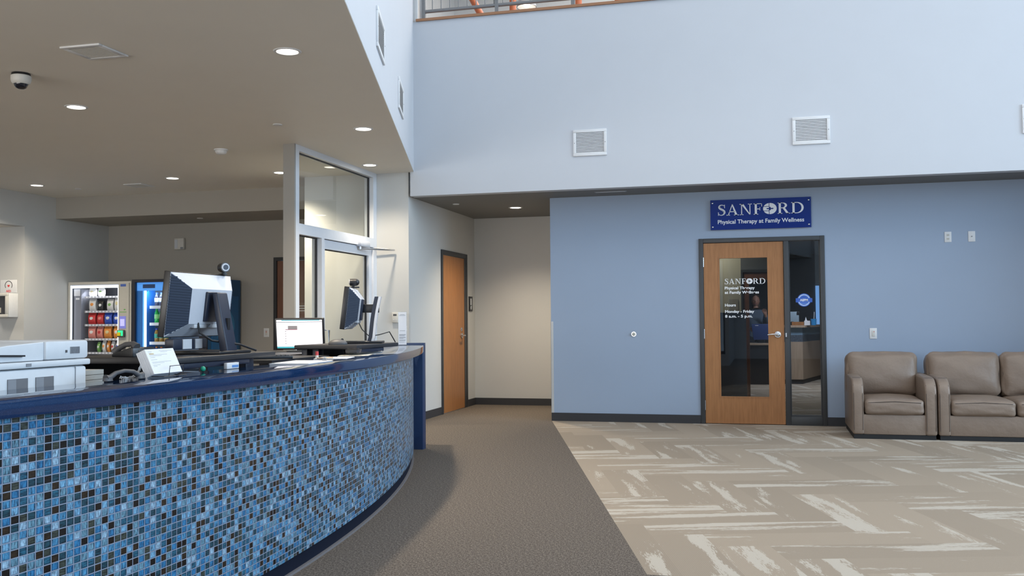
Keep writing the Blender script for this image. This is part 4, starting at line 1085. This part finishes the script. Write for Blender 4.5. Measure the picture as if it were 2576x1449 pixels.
for z in (1.474, 1.233, .961, .70):
    m = MB(); m.box(a+.16, b-.01, .10, .80, z-.012, z); m.box(a+.16, b-.01, .085, .10, z-.03, z+.012); m.build('shelf', simple('white_shelf', (.72, .76, .80), .4), v2, smooth=False)
m = MB(); m.box(1.2, 1.206, .10, .80, .75, 1.62, 0); m.cyl((1.2, .44, 1.18), (1.208, .44, 1.18), .25, seg=40, mi=1); m.box(1.2065, 1.209, .24, .66, 1.08, 1.13, 2)
m.build('side_graphic', [simple('side_blue', (.02, .16, .42), .35), simple('side_light_blue', (.05, .30, .62), .35), simple('side_red', (.55, .03, .05), .4)], v2, smooth=False)
protos = {}
def bottle(kind, label, x, z, h):
    if kind not in protos:
        r = thing('drink_bottle', label, 'bottle', (x, 12.06, z), group='bottles in the drinks machine')
        liq, cap, lbl = kind
        m = MB(); m.lathe([(0, .002), (.028, 0), (.032, .008), (.032, h*.30), (.029, h*.40), (.032, h*.50), (.032, h*.66), (.024, h*.80), (.013, h*.90), (.013, h*.92), (0, h*.92)], seg=16); m.build('body', simple('liquid_'+liq[0], liq[1], .12, coat=.3), r)
        m = MB(); m.lathe([(.0325, h*.32), (.0335, h*.34), (.0335, h*.60), (.0325, h*.62)], seg=16); m.build('label_band', simple('band_'+lbl[0], lbl[1], .4), r)
        m = MB(); m.lathe([(.0155, h*.91), (.0155, h), (0, h)], seg=14); m.build('cap', simple('cap_'+cap[0], cap[1], .4), r)
        protos[kind] = r; return r
    return dup(protos[kind], (x, 12.06, z), label)
rows = [((('dark', (.05, .05, .09)), ('blue', (.05, .10, .65)), ('white', (.75, .78, .85))), 1.474, .20, 'clear bottle with blue cap'),
        ((('green', (.03, .48, .09)), ('green', (.05, .50, .12)), ('lime', (.35, .75, .30))), 1.233, .21, 'bright green bottle'),
        ((('amber', (.35, .20, .03)), ('blue', (.05, .10, .65)), ('green', (.06, .42, .30))), .961, .20, 'amber bottle with blue cap'),
        ((('navy', (.02, .05, .30)), ('orange', (.85, .28, .03)), ('navy', (.03, .07, .40))), .70, .20, 'navy bottle with orange cap')]
for kind, z, h, nm in rows:
    for i, pos in enumerate(('leftmost', 'second from the left', 'third from the left')):
        bottle(kind, nm+', '+pos+' on its shelf of the drinks machine', -8.425+i*.078, z, h)

# ------------------------------------------------------------------ wall fittings
ac = thing('defibrillator_cabinet', 'white defibrillator cabinet with framed window on the passage wall', 'cabinet', (-10.07, 11.05, 1.334))
m = MB(); m.box(-.174, .174, -.17, 0, 0, .327, bev=.004); m.build('case', WHITE, ac)
m = MB()
for q in ((-.174, .174, 0, .04), (-.174, .174, .287, .327), (-.174, -.134, .04, .287), (.134, .174, .04, .287)): m.box(q[0], q[1], -.195, -.17, q[2], q[3], bev=.004)
m.build('door_frame', OFFW, ac)
m = MB(); m.box(-.134, .134, -.180, -.172, .04, .287); m.build('window', simple('cabinet_window', (.05, .05, .055), .08), ac, smooth=False)
m = MB(); m.box(-.10, .06, -.1815, -.180, .06, .13); m.build('kit_label', simple('kit_beige', (.45, .42, .35), .5), ac, smooth=False)
asn = thing('defibrillator_sign', 'white heart sign above the defibrillator cabinet', 'sign', (-10.05, 11.05, 1.668))
m = MB(); m.box(-.135, .135, -.006, 0, 0, .18, bev=.002); m.build('panel', WHITE, asn)
m = MB()
for i in range(22):
    a0 = math.radians(-35+250*i/22); a1 = math.radians(-35+250*(i+1)/22)
    for ro, ri in ((.062, .054),): m.prism([(.0+ro*math.cos(a0), .105+ro*math.sin(a0)), (ro*math.cos(a1), .105+ro*math.sin(a1)), (ri*math.cos(a1), .105+ri*math.sin(a1)), (ri*math.cos(a0), .105+ri*math.sin(a0))], -.0075, -.006, axis='y')
m.build('ring_mark', BLACK, asn, smooth=False)
m = MB(); pts = []
for i in range(40):
    t = 2*PI*i/40; pts.append((.0012*16*math.sin(t)**3, .098+.0012*(13*math.cos(t)-5*math.cos(2*t)-2*math.cos(3*t)-math.cos(4*t))))
m.prism(pts, -.0075, -.006, axis='y'); m.build('heart_mark', simple('heart_red', (.65, .03, .03), .4), asn, smooth=False)
text('sign_lettering', 'AED', .042, simple('heart_red', (.65, .03, .03), .4), asn, (0, -.0068, .012), FRONT, .0005, 'CENTER', bold=.001)
al = thing('wall_alarm', 'square white alarm box high on the alcove wall', 'alarm', (-8.53, 12.8, 2.345))
m = MB(); m.box(-.082, .082, -.055, 0, 0, .172, bev=.010); m.build('housing', OFFW, al)
m = MB(); m.box(-.07, -.02, -.058, -.055, .02, .15, bev=.002); m.build('sounder_grille', LGREY, al)
m = MB(); m.box(.03, .075, -.062, -.055, .006, .035, bev=.004); m.build('strobe', MGREY, al)
def plate(name, label, cat, P, rot, w=.072, h=.117, group=None):
    t = thing(name, label, cat, P, group=group, rot=rot)
    m = MB(); m.box(-w/2, w/2, -.006, 0, -h/2, h/2, bev=.003); m.build('cover_plate', WHITE, t); return t
sw1 = plate('light_switch', 'white light switch with red pilot light above the armchair', 'light switch', (1.196, 11.63, 1.058), (0, 0, 0), .078, .122)
m = MB(); m.box(-.017, .017, -.010, -.006, -.034, .034, bev=.002); m.build('rocker', OFFW, sw1); m = MB(); m.box(.004, .010, -.0115, -.010, .014, .026); m.build('pilot_light', simple('pilot_red', (.7, .12, .12), .4), sw1, smooth=False)
sw2 = plate('light_switch', 'pale light switch with red pilot light on the alcove wall left of the dark door', 'light switch', (-7.09, 12.8, 1.085), (0, 0, 0), .09, .13)
m = MB(); m.box(-.018, .018, -.010, -.006, -.036, .036, bev=.002); m.build('rocker', OFFW, sw2); m = MB(); m.box(-.004, .004, -.0115, -.010, -.002, .024); m.build('pilot_light', simple('pilot_red', (.7, .12, .12), .4), sw2, smooth=False)
ot = plate('power_outlet', 'left of two white wall plates, the duplex power outlet', 'outlet', (2.003, 11.63, 2.134), (0, 0, 0))
for s in (-1, 1):
    m = MB(); m.box(-.016, .016, -.008, -.006, s*.021-.014, s*.021+.014, bev=.004); so = m.build('socket_face', OFFW, ot)
    m = MB(); m.box(-.008, -.005, -.0088, -.008, s*.021-.004, s*.021+.006); m.box(.005, .008, -.0088, -.008, s*.021-.004, s*.021+.006); m.box(-.002, .002, -.0088, -.008, s*.021-.010, s*.021-.006); m.build('socket_slots', DGREY, so, smooth=False)
cx_ = plate('cable_outlet', 'right of two white wall plates, with a single cable jack', 'outlet', (2.247, 11.63, 2.133), (0, 0, 0))
m = MB(); m.cyl((0, -.006, 0), (0, -.016, 0), .006, seg=14); m.build('cable_jack', MGREY, cx_)
db = thing('door_stop', 'small round metal door stop on the blue-grey wall', 'door stop', (-1.527, 11.63, 1.061))
m = MB(); m.cyl((0, .002, 0), (0, -.006, 0), .034, .031, 28); m.build('base', CHROME, db); m = MB(); m.cyl((0, -.006, 0), (0, -.022, 0), .020, .018, 24); m.ball((0, -.022, 0), .018, sc=(1, .45, 1)); m.build('bumper', simple('rubber_bumper', (.45, .44, .38), .5), db)
ns = thing('room_sign', 'small black room sign with white pictogram beside the nook door', 'sign', (-4.15, 13.44, 1.375), PI/2)
m = MB(); m.box(-.085, .085, -.012, 0, 0, .215, bev=.003); m.build('panel', BLACK, ns)
m = MB(); m.box(-.035, .035, -.0135, -.012, .09, .185); m.box(.028, .04, -.0135, -.012, .06, .16); m.cyl((.0, -.012, .05), (.0, -.0135, .05), .028, seg=24); m.build('pictogram', LGREY, ns)
th = thing('thermostat', 'small white thermostat on the bright wall above the counter end', 'thermostat', (-4.32, 10.93, 1.222))
m = MB(); m.box(-.041, .041, -.028, 0, 0, .125, bev=.006); m.build('housing', OFFW, th)
m = MB(); m.box(-.022, .022, -.0295, -.028, .082, .104); m.build('display', DGREY, th, smooth=False); m = MB(); m.box(-.024, -.012, -.031, -.028, .028, .040, bev=.001); m.box(.010, .022, -.031, -.028, .028, .040, bev=.001); m.build('button', LGREY, th)

# blue wall sign -------------------------------------------------------
sgn = thing('wall_sign', 'royal blue acrylic wall sign with silver lettering above the therapy door', 'sign', (-.027, 11.63, 2.288))
m = MB(); m.box(-.57, .57, -.032, -.022, 0, .354, bev=.001); bd = m.build('sign_board', SIGNB, sgn, smooth=False)
m = MB(); L = serif_word(m, .130, -.486, .167, -.0355, -.032); bmesh.ops.scale(m.bm, vec=(.975/L, 1, 1), verts=m.bm.verts, space=Matrix.Translation((.486, 0, 0)))
m.build('name_lettering', SIGNW, bd, smooth=False)
text('line_lettering', 'Physical Therapy at Family Wellness', .066, SIGNW, bd, (-.486, -.0335, .070), FRONT, .001, width=.978, bold=.0012)
for x in (-.545, .545):
    for z in (.035, .318): m = MB(); m.cyl((x, 0, z), (x, -.036, z), .010, seg=16); m.ball((x, -.036, z), .010, sc=(1, .4, 1)); m.build('standoff', CHROME, sgn)

# ------------------------------------------------------------------ seating
def seat_unit(name, label, x0, x1, nseat):
    s = thing(name, label, 'armchair' if nseat == 1 else 'sofa', (x0, 10.47, 0))
    W = x1-x0; A = .112; D = 1.02
    SEAM = simple('dark_seam', (.06, .045, .038), .6)
    m = MB(); m.box(.012, W-.012, .02, D-.02, .0, .045); m.build('plinth', simple('black_plinth', (.008, .008, .009), .6), s, smooth=False)
    m = MB(); m.box(A-.01, W-A+.01, .012, D-.06, .045, .25, bev=.012); m.box(A-.02, W-A+.02, D-.22, D, .045, .66, bev=.05); m.build('frame_base', TAUPE, s)
    for k in range(2):
        ax = 0 if k == 0 else W-A
        prof = [(0, .045), (0, .47)]
        for i in range(1, 13): t = PI/2*i/12; prof.append((.20-.20*math.cos(t), .47+.155*math.sin(t)))
        prof += [(.60, .632), (D-.06, .632), (D-.01, .58), (D, .5), (D, .045)]
        m = MB(); m.prism(prof, ax, ax+A, axis='x', bev=.022); arm = m.build('arm', TAUPE, s, angle=50)
        m = MB(); m.tube([(ax+.012, -.001, .09), (ax+.012, -.001, .45), (ax+.014, .030, .55)], .0022, 6); m.tube([(ax+A-.012, -.001, .09), (ax+A-.012, -.001, .45), (ax+A-.014, .030, .55)], .0022, 6); m.tube([(ax+.012, .115, .620), (ax+A-.012, .115, .620)], .002, 6); m.build('arm_piping', SEAM, arm)
    sw_ = (W-2*A)/nseat
    for i in range(nseat):
        sx = A+i*sw_
        m = MB(); m.cushion(sx+.006, sx+sw_-.006, -.012, .74, .247, .402, r=.040, puff=(0, .012, .030), n=14, wob=.0025, seed=i+nseat*3); c = m.build('seat_cushion', TAUPE, s, angle=80)
        m = MB(); m.tube([(sx+.04, -.012, .372), (sx+sw_*.5, -.019, .386), (sx+sw_-.04, -.012, .372)], .003, 6); m.build('cushion_piping', SEAM, c)
        e0 = -.035 if i == 0 else .004; e1 = .055 if i == nseat-1 else -.004
        m = MB(); bw_ = sw_-e0+e1
        bx0, bx1 = sx+(-.118 if i == 0 else .003), sx+sw_+(.03 if i == nseat-1 else -.003)
        T_ = Matrix.Translation((0, .60, .40)) @ Matrix.Rotation(-.16, 4, 'X')
        m.cushion(bx0, bx1, -.02, .25, .0, .475, r=.075, puff=(.0, .055, .012), n=16, wob=.006, seed=11+i+nseat, mat=T_)
        bk = m.build('back_cushion', TAUPE, s, angle=80)
        m = MB()
        for xx in (bx0+.02, bx1-.02): m.tube([T_ @ Vector((xx, .03, .06)), T_ @ Vector((xx, .0, .24)), T_ @ Vector((xx, .03, .43))], .0025, 6)
        m.build('back_piping', SEAM, bk)
    for x in (.06, W-.06): m = MB(); m.box(x-.03, x+.03, .05, .11, 0, .045); m.build('foot', BLACK, s, smooth=False)
    return s
seat_unit('armchair', 'taupe leather armchair standing between the therapy door and the sofa', .862, 1.668, 1)
seat_unit('sofa', 'long taupe leather sofa running out of the right edge of the view', 1.682, 3.72, 3)

# ------------------------------------------------------------------ balcony
rl = thing('balcony_railing', 'grey metal railing with thin balusters on the balcony edge', 'railing', (-3.955, 10.97, 4.90))
for k in range(5): m = MB(); m.box(k*.925-.022, k*.925+.022, -.022, .022, 0, 1.10); m.build('post', RAILM, rl, smooth=False)
for z, r in ((.105, .022), (1.10, .030)): m = MB(); m.tube([(0, 0, z), (3.70, 0, z)], r, 12); m.build('rail', RAILM, rl)
for k in range(1, 34):
    if k % 8.4 < .5: continue
    m = MB(); m.cyl((k*.111, 0, .105), (k*.111, 0, 1.10), .0065, seg=8); m.build('baluster', RAILM, rl)
wc = MB(); wc.box(-4.06, -3.99, 11.06, 11.16, 4.86, ZT); struct('trim_3', wc, simple('white_post_paint', (.75, .75, .75), .6), 'white wall end post beside the balcony railing', 'trim')
for lab, p0, p1 in (('leaning orange steel brace behind the balcony railing', (-3.56, 14, 4.86), (-5.55, 14, 8.6)), ('upright orange steel column nearest the leaning brace', (-3.617, 14.0, 4.86), (-3.617, 14.0, 8.6)),
                    ('upright orange steel column in the middle of the balcony', (-2.607, 14, 4.86), (-2.607, 14, 8.6)), ('upright orange steel column farthest right on the balcony', (-2.011, 14, 4.86), (-2.011, 14, 8.6))):
    m = MB(); m.cyl(p0, p1, .052, seg=16); tag(m.build('steel_column', ORANGE), lab, 'column', 'orange steel on the balcony')
pl = thing('pendant_lamp', 'bright pendant lamp glowing behind the balcony railing', 'lamp', (-3.475, 14.3, 6.07))
m = MB(); m.lathe([(.05, .22), (.09, .20), (.15, .03), (.155, 0), (.145, 0), (.14, .03), (.08, .19), (0, .20)]); m.build('shade', simple('grey_lamp_shade', (.35, .35, .36), .4), pl)
m = MB(); m.ball((0, 0, .05), .055); m.build('bulb', emissive('pendant_bulb', (1.0, .93, .80), 14.0), pl); m = MB(); m.cyl((0, 0, .2), (0, 0, 2.53), .008, seg=8); m.build('cable', MGREY, pl)
du = MB(); du.cyl((-3.0, 15.2, 6.95), (2.0, 15.2, 6.95), .22, seg=28); tag(du.build('air_duct', LGREY), 'grey round air duct hanging above the balcony', 'duct')
for x in (-2.5, 1.0): pass

# ------------------------------------------------------------------ therapy room seen through the glass
ip = MB(); ip.box(-1.3, -.235, 13.2, 13.26, 0, 1.32); tag(ip.build('reflection_panel', simple('dark_grey_panel', (.055, .052, .048), .35), smooth=False), 'dark grey panel in place of a reflection in the left half of the door glass', 'partition')  # solid panel modelled in place of a dark reflection in the glass
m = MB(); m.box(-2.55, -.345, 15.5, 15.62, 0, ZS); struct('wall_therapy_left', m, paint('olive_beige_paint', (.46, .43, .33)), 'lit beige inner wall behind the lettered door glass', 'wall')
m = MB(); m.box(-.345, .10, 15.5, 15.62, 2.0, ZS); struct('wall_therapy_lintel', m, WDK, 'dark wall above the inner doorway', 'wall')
iw = thing('door_5', 'inner cherry doorway with dark opening behind the lettered glass', 'door', (-.345, 15.48, 0), kind='structure')
m = MB(); m.box(0, .03, 0, .14, 0, 2.0); m.box(.03, .445, 0, .14, 1.96, 2.0); m.box(.415, .445, 0, .14, 0, 1.96); m.build('frame', DARK, iw, smooth=False)
m = MB(); m.box(.03, .12, .02, .12, 0, 1.96); m.box(.12, .415, .02, .12, 1.84, 1.96); m.build('lining', WDARK, iw, smooth=False)
pc = MB(); pc.box(-.53, -.39, 15.488, 15.499, 1.36, 1.54); tag(pc.build('notice_board', simple('tan_notice', (.33, .30, .24), .6), smooth=False), 'tan notice on the inner wall behind the door lettering', 'notice')
td = thing('side_desk', 'black fronted staff desk behind the right half of the door glass', 'desk', (-.06, 18.6, 0))
m = MB(); m.box(-.34, .33, 0, .02, 0, .735); m.box(-.34, -.32, .02, .6, 0, .735); m.build('desk_front', BLACKM, td, smooth=False)
m = MB(); m.box(-.36, .34, -.03, .65, .735, .77, bev=.004); m.build('desk_top', MAPLE, td)
bm_ = thing('monitor', 'dark blue backed monitor on the black desk behind the door glass', 'monitor', (-.04, 18.85, .77), math.radians(8))
m = MB(); m.prism([(-.16, .06), (.14, .06), (.19, .36), (-.20, .36)], 0, .03, axis='y', bev=.004); m.build('back_shell', simple('dark_royal_blue', (.02, .045, .17), .45), bm_)
m = MB(); m.box(-.03, .03, .005, .025, 0, .10); m.build('stand_neck', BLACK, bm_, smooth=False); m = MB(); m.box(-.10, .10, -.07, .09, 0, .012); m.build('stand_base', BLACK, bm_, smooth=False)
m = MB(); m.box(-.13, -.07, -.0012, 0, .325, .336); m.build('badge', LGREY, bm_, smooth=False)

# dim person behind the black desk, seen through the lettered glass
def person(name, label, loc):
    J = {'pelvis': ((0, 0, .92), .135), 'waist': ((0, .01, 1.06), .118), 'chest': ((0, 0, 1.26), .135), 'collar': ((0, .01, 1.39), .075), 'neck': ((0, .0, 1.45), .048), 'skull': ((0, -.005, 1.52), .05),
         'shL': ((-.165, .01, 1.35), .060), 'elL': ((-.215, -.04, 1.09), .043), 'wrL': ((-.13, -.24, 1.04), .030), 'haL': ((-.10, -.31, 1.03), .032),
         'shR': ((.165, .01, 1.35), .060), 'elR': ((.225, -.09, 1.12), .043), 'wrR': ((.19, -.24, 1.27), .030), 'haR': ((.175, -.27, 1.34), .032),
         'hpL': ((-.09, 0, .88), .095), 'knL': ((-.10, -.01, .49), .060), 'anL': ((-.10, .02, .09), .040), 'toL': ((-.11, -.14, .035), .033),
         'hpR': ((.09, 0, .88), .095), 'knR': ((.10, -.01, .49), .060), 'anR': ((.10, .02, .09), .040), 'toR': ((.11, -.14, .035), .033)}
    E = [('pelvis', 'waist'), ('waist', 'chest'), ('chest', 'collar'), ('collar', 'neck'), ('neck', 'skull')]
    for sd in 'LR': E += [('chest', 'sh'+sd), ('sh'+sd, 'el'+sd), ('el'+sd, 'wr'+sd), ('wr'+sd, 'ha'+sd), ('pelvis', 'hp'+sd), ('hp'+sd, 'kn'+sd), ('kn'+sd, 'an'+sd), ('an'+sd, 'to'+sd)]
    V = [Vector(p) for p, r in J.values()]; Rr = [r for p, r in J.values()]; ks = list(J); E = [(ks.index(a), ks.index(b)) for a, b in E]
    for sd in 'LR':                                          # five fingers rooted in each palm
        h = ks.index('ha'+sd); w = ks.index('wr'+sd); d = (V[h]-V[w]).normalized(); side = d.cross(Vector((0, 1, .2))).normalized()
        for q, (off, ln) in enumerate(((-.030, .050), (-.014, .075), (.002, .082), (.017, .076), (.031, .060))):
            a = len(V); V += [V[h]+side*off+d*.022, V[h]+side*off*1.25+d*(.022+ln*.55), V[h]+side*off*1.3+d*(.022+ln)+Vector((0, -.015, -.01))]; Rr += [.0095, .0085, .007]
            E += [(h, a), (a, a+1), (a+1, a+2)]
    me = bpy.data.meshes.new('tmp'); me.from_pydata(V, E, []); o = bpy.data.objects.new('tmp', me); C.objects.link(o)
    sk = o.modifiers.new('s', 'SKIN'); sk.use_smooth_shade = True
    for i, sv in enumerate(me.skin_vertices[0].data): sv.radius = (Rr[i], Rr[i]); sv.use_root = i == 0
    o.modifiers.new('u', 'SUBSURF').levels = 1
    dg = bpy.context.evaluated_depsgraph_get(); dg.update()
    m2 = bpy.data.meshes.new_from_object(o.evaluated_get(dg)); bpy.data.objects.remove(o)
    m = MB(); m.bm.from_mesh(m2); bpy.data.meshes.remove(m2)
    m.ball((0, -.012, 1.585), .1, 24, 0, (.76, .92, 1.16))
    m.ball((0, -.105, 1.572), .016, 10, 0, (.8, 1.1, 1.5)); m.ball((0, -.088, 1.527), .022, 10, 4, (1.1, .5, .3))
    for sx in (-1, 1): m.ball((sx*.030, -.092, 1.592), .010, 10, 5, (1.2, .5, .7)); m.ball((sx*.077, .0, 1.575), .022, 10, 0, (.4, .8, 1.2))
    for f in m.bm.faces:
        c = f.calc_center_median()
        if f.material_index == 0:
            hand = (abs(c.x) > .06 and c.y < -.25)
            f.material_index = 0 if c.z > 1.425 or hand else 1 if c.z > .90 else 2 if c.z > .07 else 3
    SK = simple('warm_skin', (.42, .22, .15), .5)
    p = m.build(name, [SK, simple('slate_blue_shirt', (.10, .14, .20), .8), simple('dark_trousers', (.02, .02, .025), .8), BLACK, simple('lips', (.35, .12, .10), .5), BLACK], None, angle=80)
    p.location = loc; tag(p, label, 'person')
    h = MB(); h.ball((0, .012, 1.605), .1, 24, 0, (.86, .98, 1.16))
    for v in h.bm.verts:
        if v.co.y < -.045 and v.co.z < 1.645: v.co.y = -.03
    h.cushion(-.085, .085, .03, .10, 1.42, 1.58, r=.03, n=4); h.build('hair', simple('dark_brown_hair', (.05, .028, .016), .5), p)
    return p
person('person', 'person in slate blue shirt standing behind the black desk, dim behind the door glass', (-.16, 19.55, 0))
dk = thing('front_desk', 'maple front desk with mosaic band seen through the sidelight', 'desk', (.69, 18.86, 0))
body = [(-.40, -.02), (0, 0), (.53, 2.05), (.30, 2.3), (-.40, .6)]
m = MB(); m.prism(body, .085, .79); m.build('wood_front', MAPLE, dk, smooth=False)
m = MB(); m.prism(body, .79, .92); m.build('mosaic_band', simple('slate_mosaic_band', (.09, .11, .14), .3, var=.9, vscale=60), dk, smooth=False)
m = MB(); m.prism(body, .92, 1.06); m.build('blue_panel', simple('pale_blue_glass_panel', (.22, .34, .46), .2), dk, smooth=False)
m = MB(); m.prism([(-.43, -.10), (.05, -.08), (.62, 2.10), (.30, 2.35), (-.43, .6)], 1.06, 1.10); m.build('desk_top', MAPLE, dk, smooth=False)
m = MB(); m.prism([(-.38, 0), (-.01, .02), (.51, 2.05), (.30, 2.28), (-.38, .58)], 0, .085); m.build('kick_base', BASEM, dk, smooth=False)
tb = thing('tissue_box', 'wooden box with white tissues on the front desk', 'tissue box', (.66, 18.95, 1.10))
m = MB(); m.box(-.16, .06, -.06, .06, 0, .065); m.build('wood_box', CHERRY, tb, smooth=False); m = MB(); m.box(.065, .17, -.06, .06, 0, .085); m.prism([(.08, .085), (.12, .085), (.095, .16)], -.03, .03, axis='y'); m.build('tissue_pack', PAPER, tb, smooth=False)
cu = thing('pen_cup', 'blue pen cup beside the tissue box on the front desk', 'cup', (.90, 19.02, 1.10))
m = MB(); m.lathe([(0, 0), (.05, 0), (.055, .12), (.05, .12), (.045, .01), (0, .01)], seg=20); m.build('cup_wall', simple('bright_blue_cup', (.03, .25, .55), .3), cu); m = MB(); m.cyl((0, .0, .01), (.015, 0, .25), .008, seg=8); m.build('pen', LGREY, cu)
cmn = thing('monitor', 'pale blue-backed computer monitor on the front desk beyond the sidelight', 'monitor', (.55, 19.4, 1.10))
m = MB(); m.box(-.17, .10, 0, .03, .06, .26, bev=.006); m.build('back_shell', simple('pale_blue_shell', (.40, .52, .62), .4), cmn); m = MB(); m.box(-.05, .0, .0, .02, 0, .07); m.box(-.10, .05, -.05, .08, 0, .012); m.build('stand', BLACK, cmn, smooth=False); m = MB(); m.box(.06, .11, -.015, .0, .20, .26, bev=.004); m.build('camera_pod', BLACK, cmn)
m = MB(); m.box(1.19, 1.34, 23.96, 23.995, .9, 2.0); struct('window_3', m, emissive('daylit_window', (.20, .42, .80), .9), 'narrow daylit window at the back of the therapy room', 'window')

# ------------------------------------------------------------------ light
def area(name, loc, rot, sx, sy, power, col):
    l = bpy.data.lights.new(name, 'AREA'); l.shape = 'RECTANGLE'; l.size = sx; l.size_y = sy; l.energy = power; l.color = col
    o = bpy.data.objects.new(name, l); C.objects.link(o); o.location = loc; o.rotation_euler = rot; return o
SKY = (.60, .80, 1.0)
area('daylight_right_window', (XR-.02, 4.8, 4.8), (0, PI/2, 0), 5.6, 8.0, 1700, SKY)
area('daylight_rear_window', (7.5, YR+.02, 4.3), (PI/2, 0, 0), 12.0, 6.5, 150, SKY)
area('soffit_fill', (-6, -2.48, 1.6), (PI/2, 0, 0), 9.5, 2.4, 370, (1, .95, .88))  # added unseen fill that brightens the soffit and left side
area('overhead_light', (2.2, 5.8, ZT-.05), (0, 0, 0), 8, 7.5, 350, (1.0, .97, .93))  # unseen overhead light added below a closed roof
area('passage_fill', (-11, 9.6, 2.55), (0, 0, 0), .6, .6, 20, (1, .95, .86))  # hidden fill added to brighten the passage wall
area('balcony_light', (1, 15.5, 8.4), (0, 0, 0), 9, 6, 1000, (1, .98, .95))
WARM = (1.0, .86, .66)
for i, (x, y, z) in enumerate(spots):
    l = bpy.data.lights.new('downlight_lamp', 'SPOT'); l.energy = 250 if z < 2.9 else 260 if x < -8 else 55 if x < -7 else 140 if -4.5 < x < -4 else 300; l.spot_size = math.radians(125); l.spot_blend = 1.0; l.shadow_soft_size = .075; l.color = WARM
    o = bpy.data.objects.new('downlight_lamp', l); C.objects.link(o); o.location = (x, y, z-.02)
area('snack_machine_lamp', (-9.27, 12.0, 1.70), (math.radians(35), 0, 0), .6, .1, 3.5, (.95, .97, 1))
area('drinks_machine_lamp', (-8.1, 12.0, 1.68), (math.radians(35), 0, 0), .9, .1, 3.5, (.7, .87, 1))
area('therapy_lamp', (-.9, 15.0, 2.7), (0, 0, 0), .4, .3, 14, (1, .92, .75))
area('therapy_desk_fill', (1.2, 17.6, 2.7), (0, 0, 0), 1.2, .6, 60, (.9, .93, 1.0))  # unseen area light added above the front desk
w = bpy.data.worlds.new('World'); bpy.context.scene.world = w; w.use_nodes = True
bg = w.node_tree.nodes['Background']; bg.inputs[0].default_value = (.55, .75, 1.0, 1); bg.inputs[1].default_value = 1.2

sc = bpy.context.scene
sc.view_settings.view_transform = 'Standard'; sc.view_settings.look = 'None'; sc.view_settings.gamma = 1; sc.view_settings.exposure = 0
cy = sc.cycles
cy.max_bounces = 7; cy.diffuse_bounces = 4; cy.glossy_bounces = 4; cy.transparent_max_bounces = 10; cy.transmission_bounces = 4
cy.caustics_reflective = False; cy.caustics_refractive = False; cy.sample_clamp_indirect = 6
cy.use_denoising = True
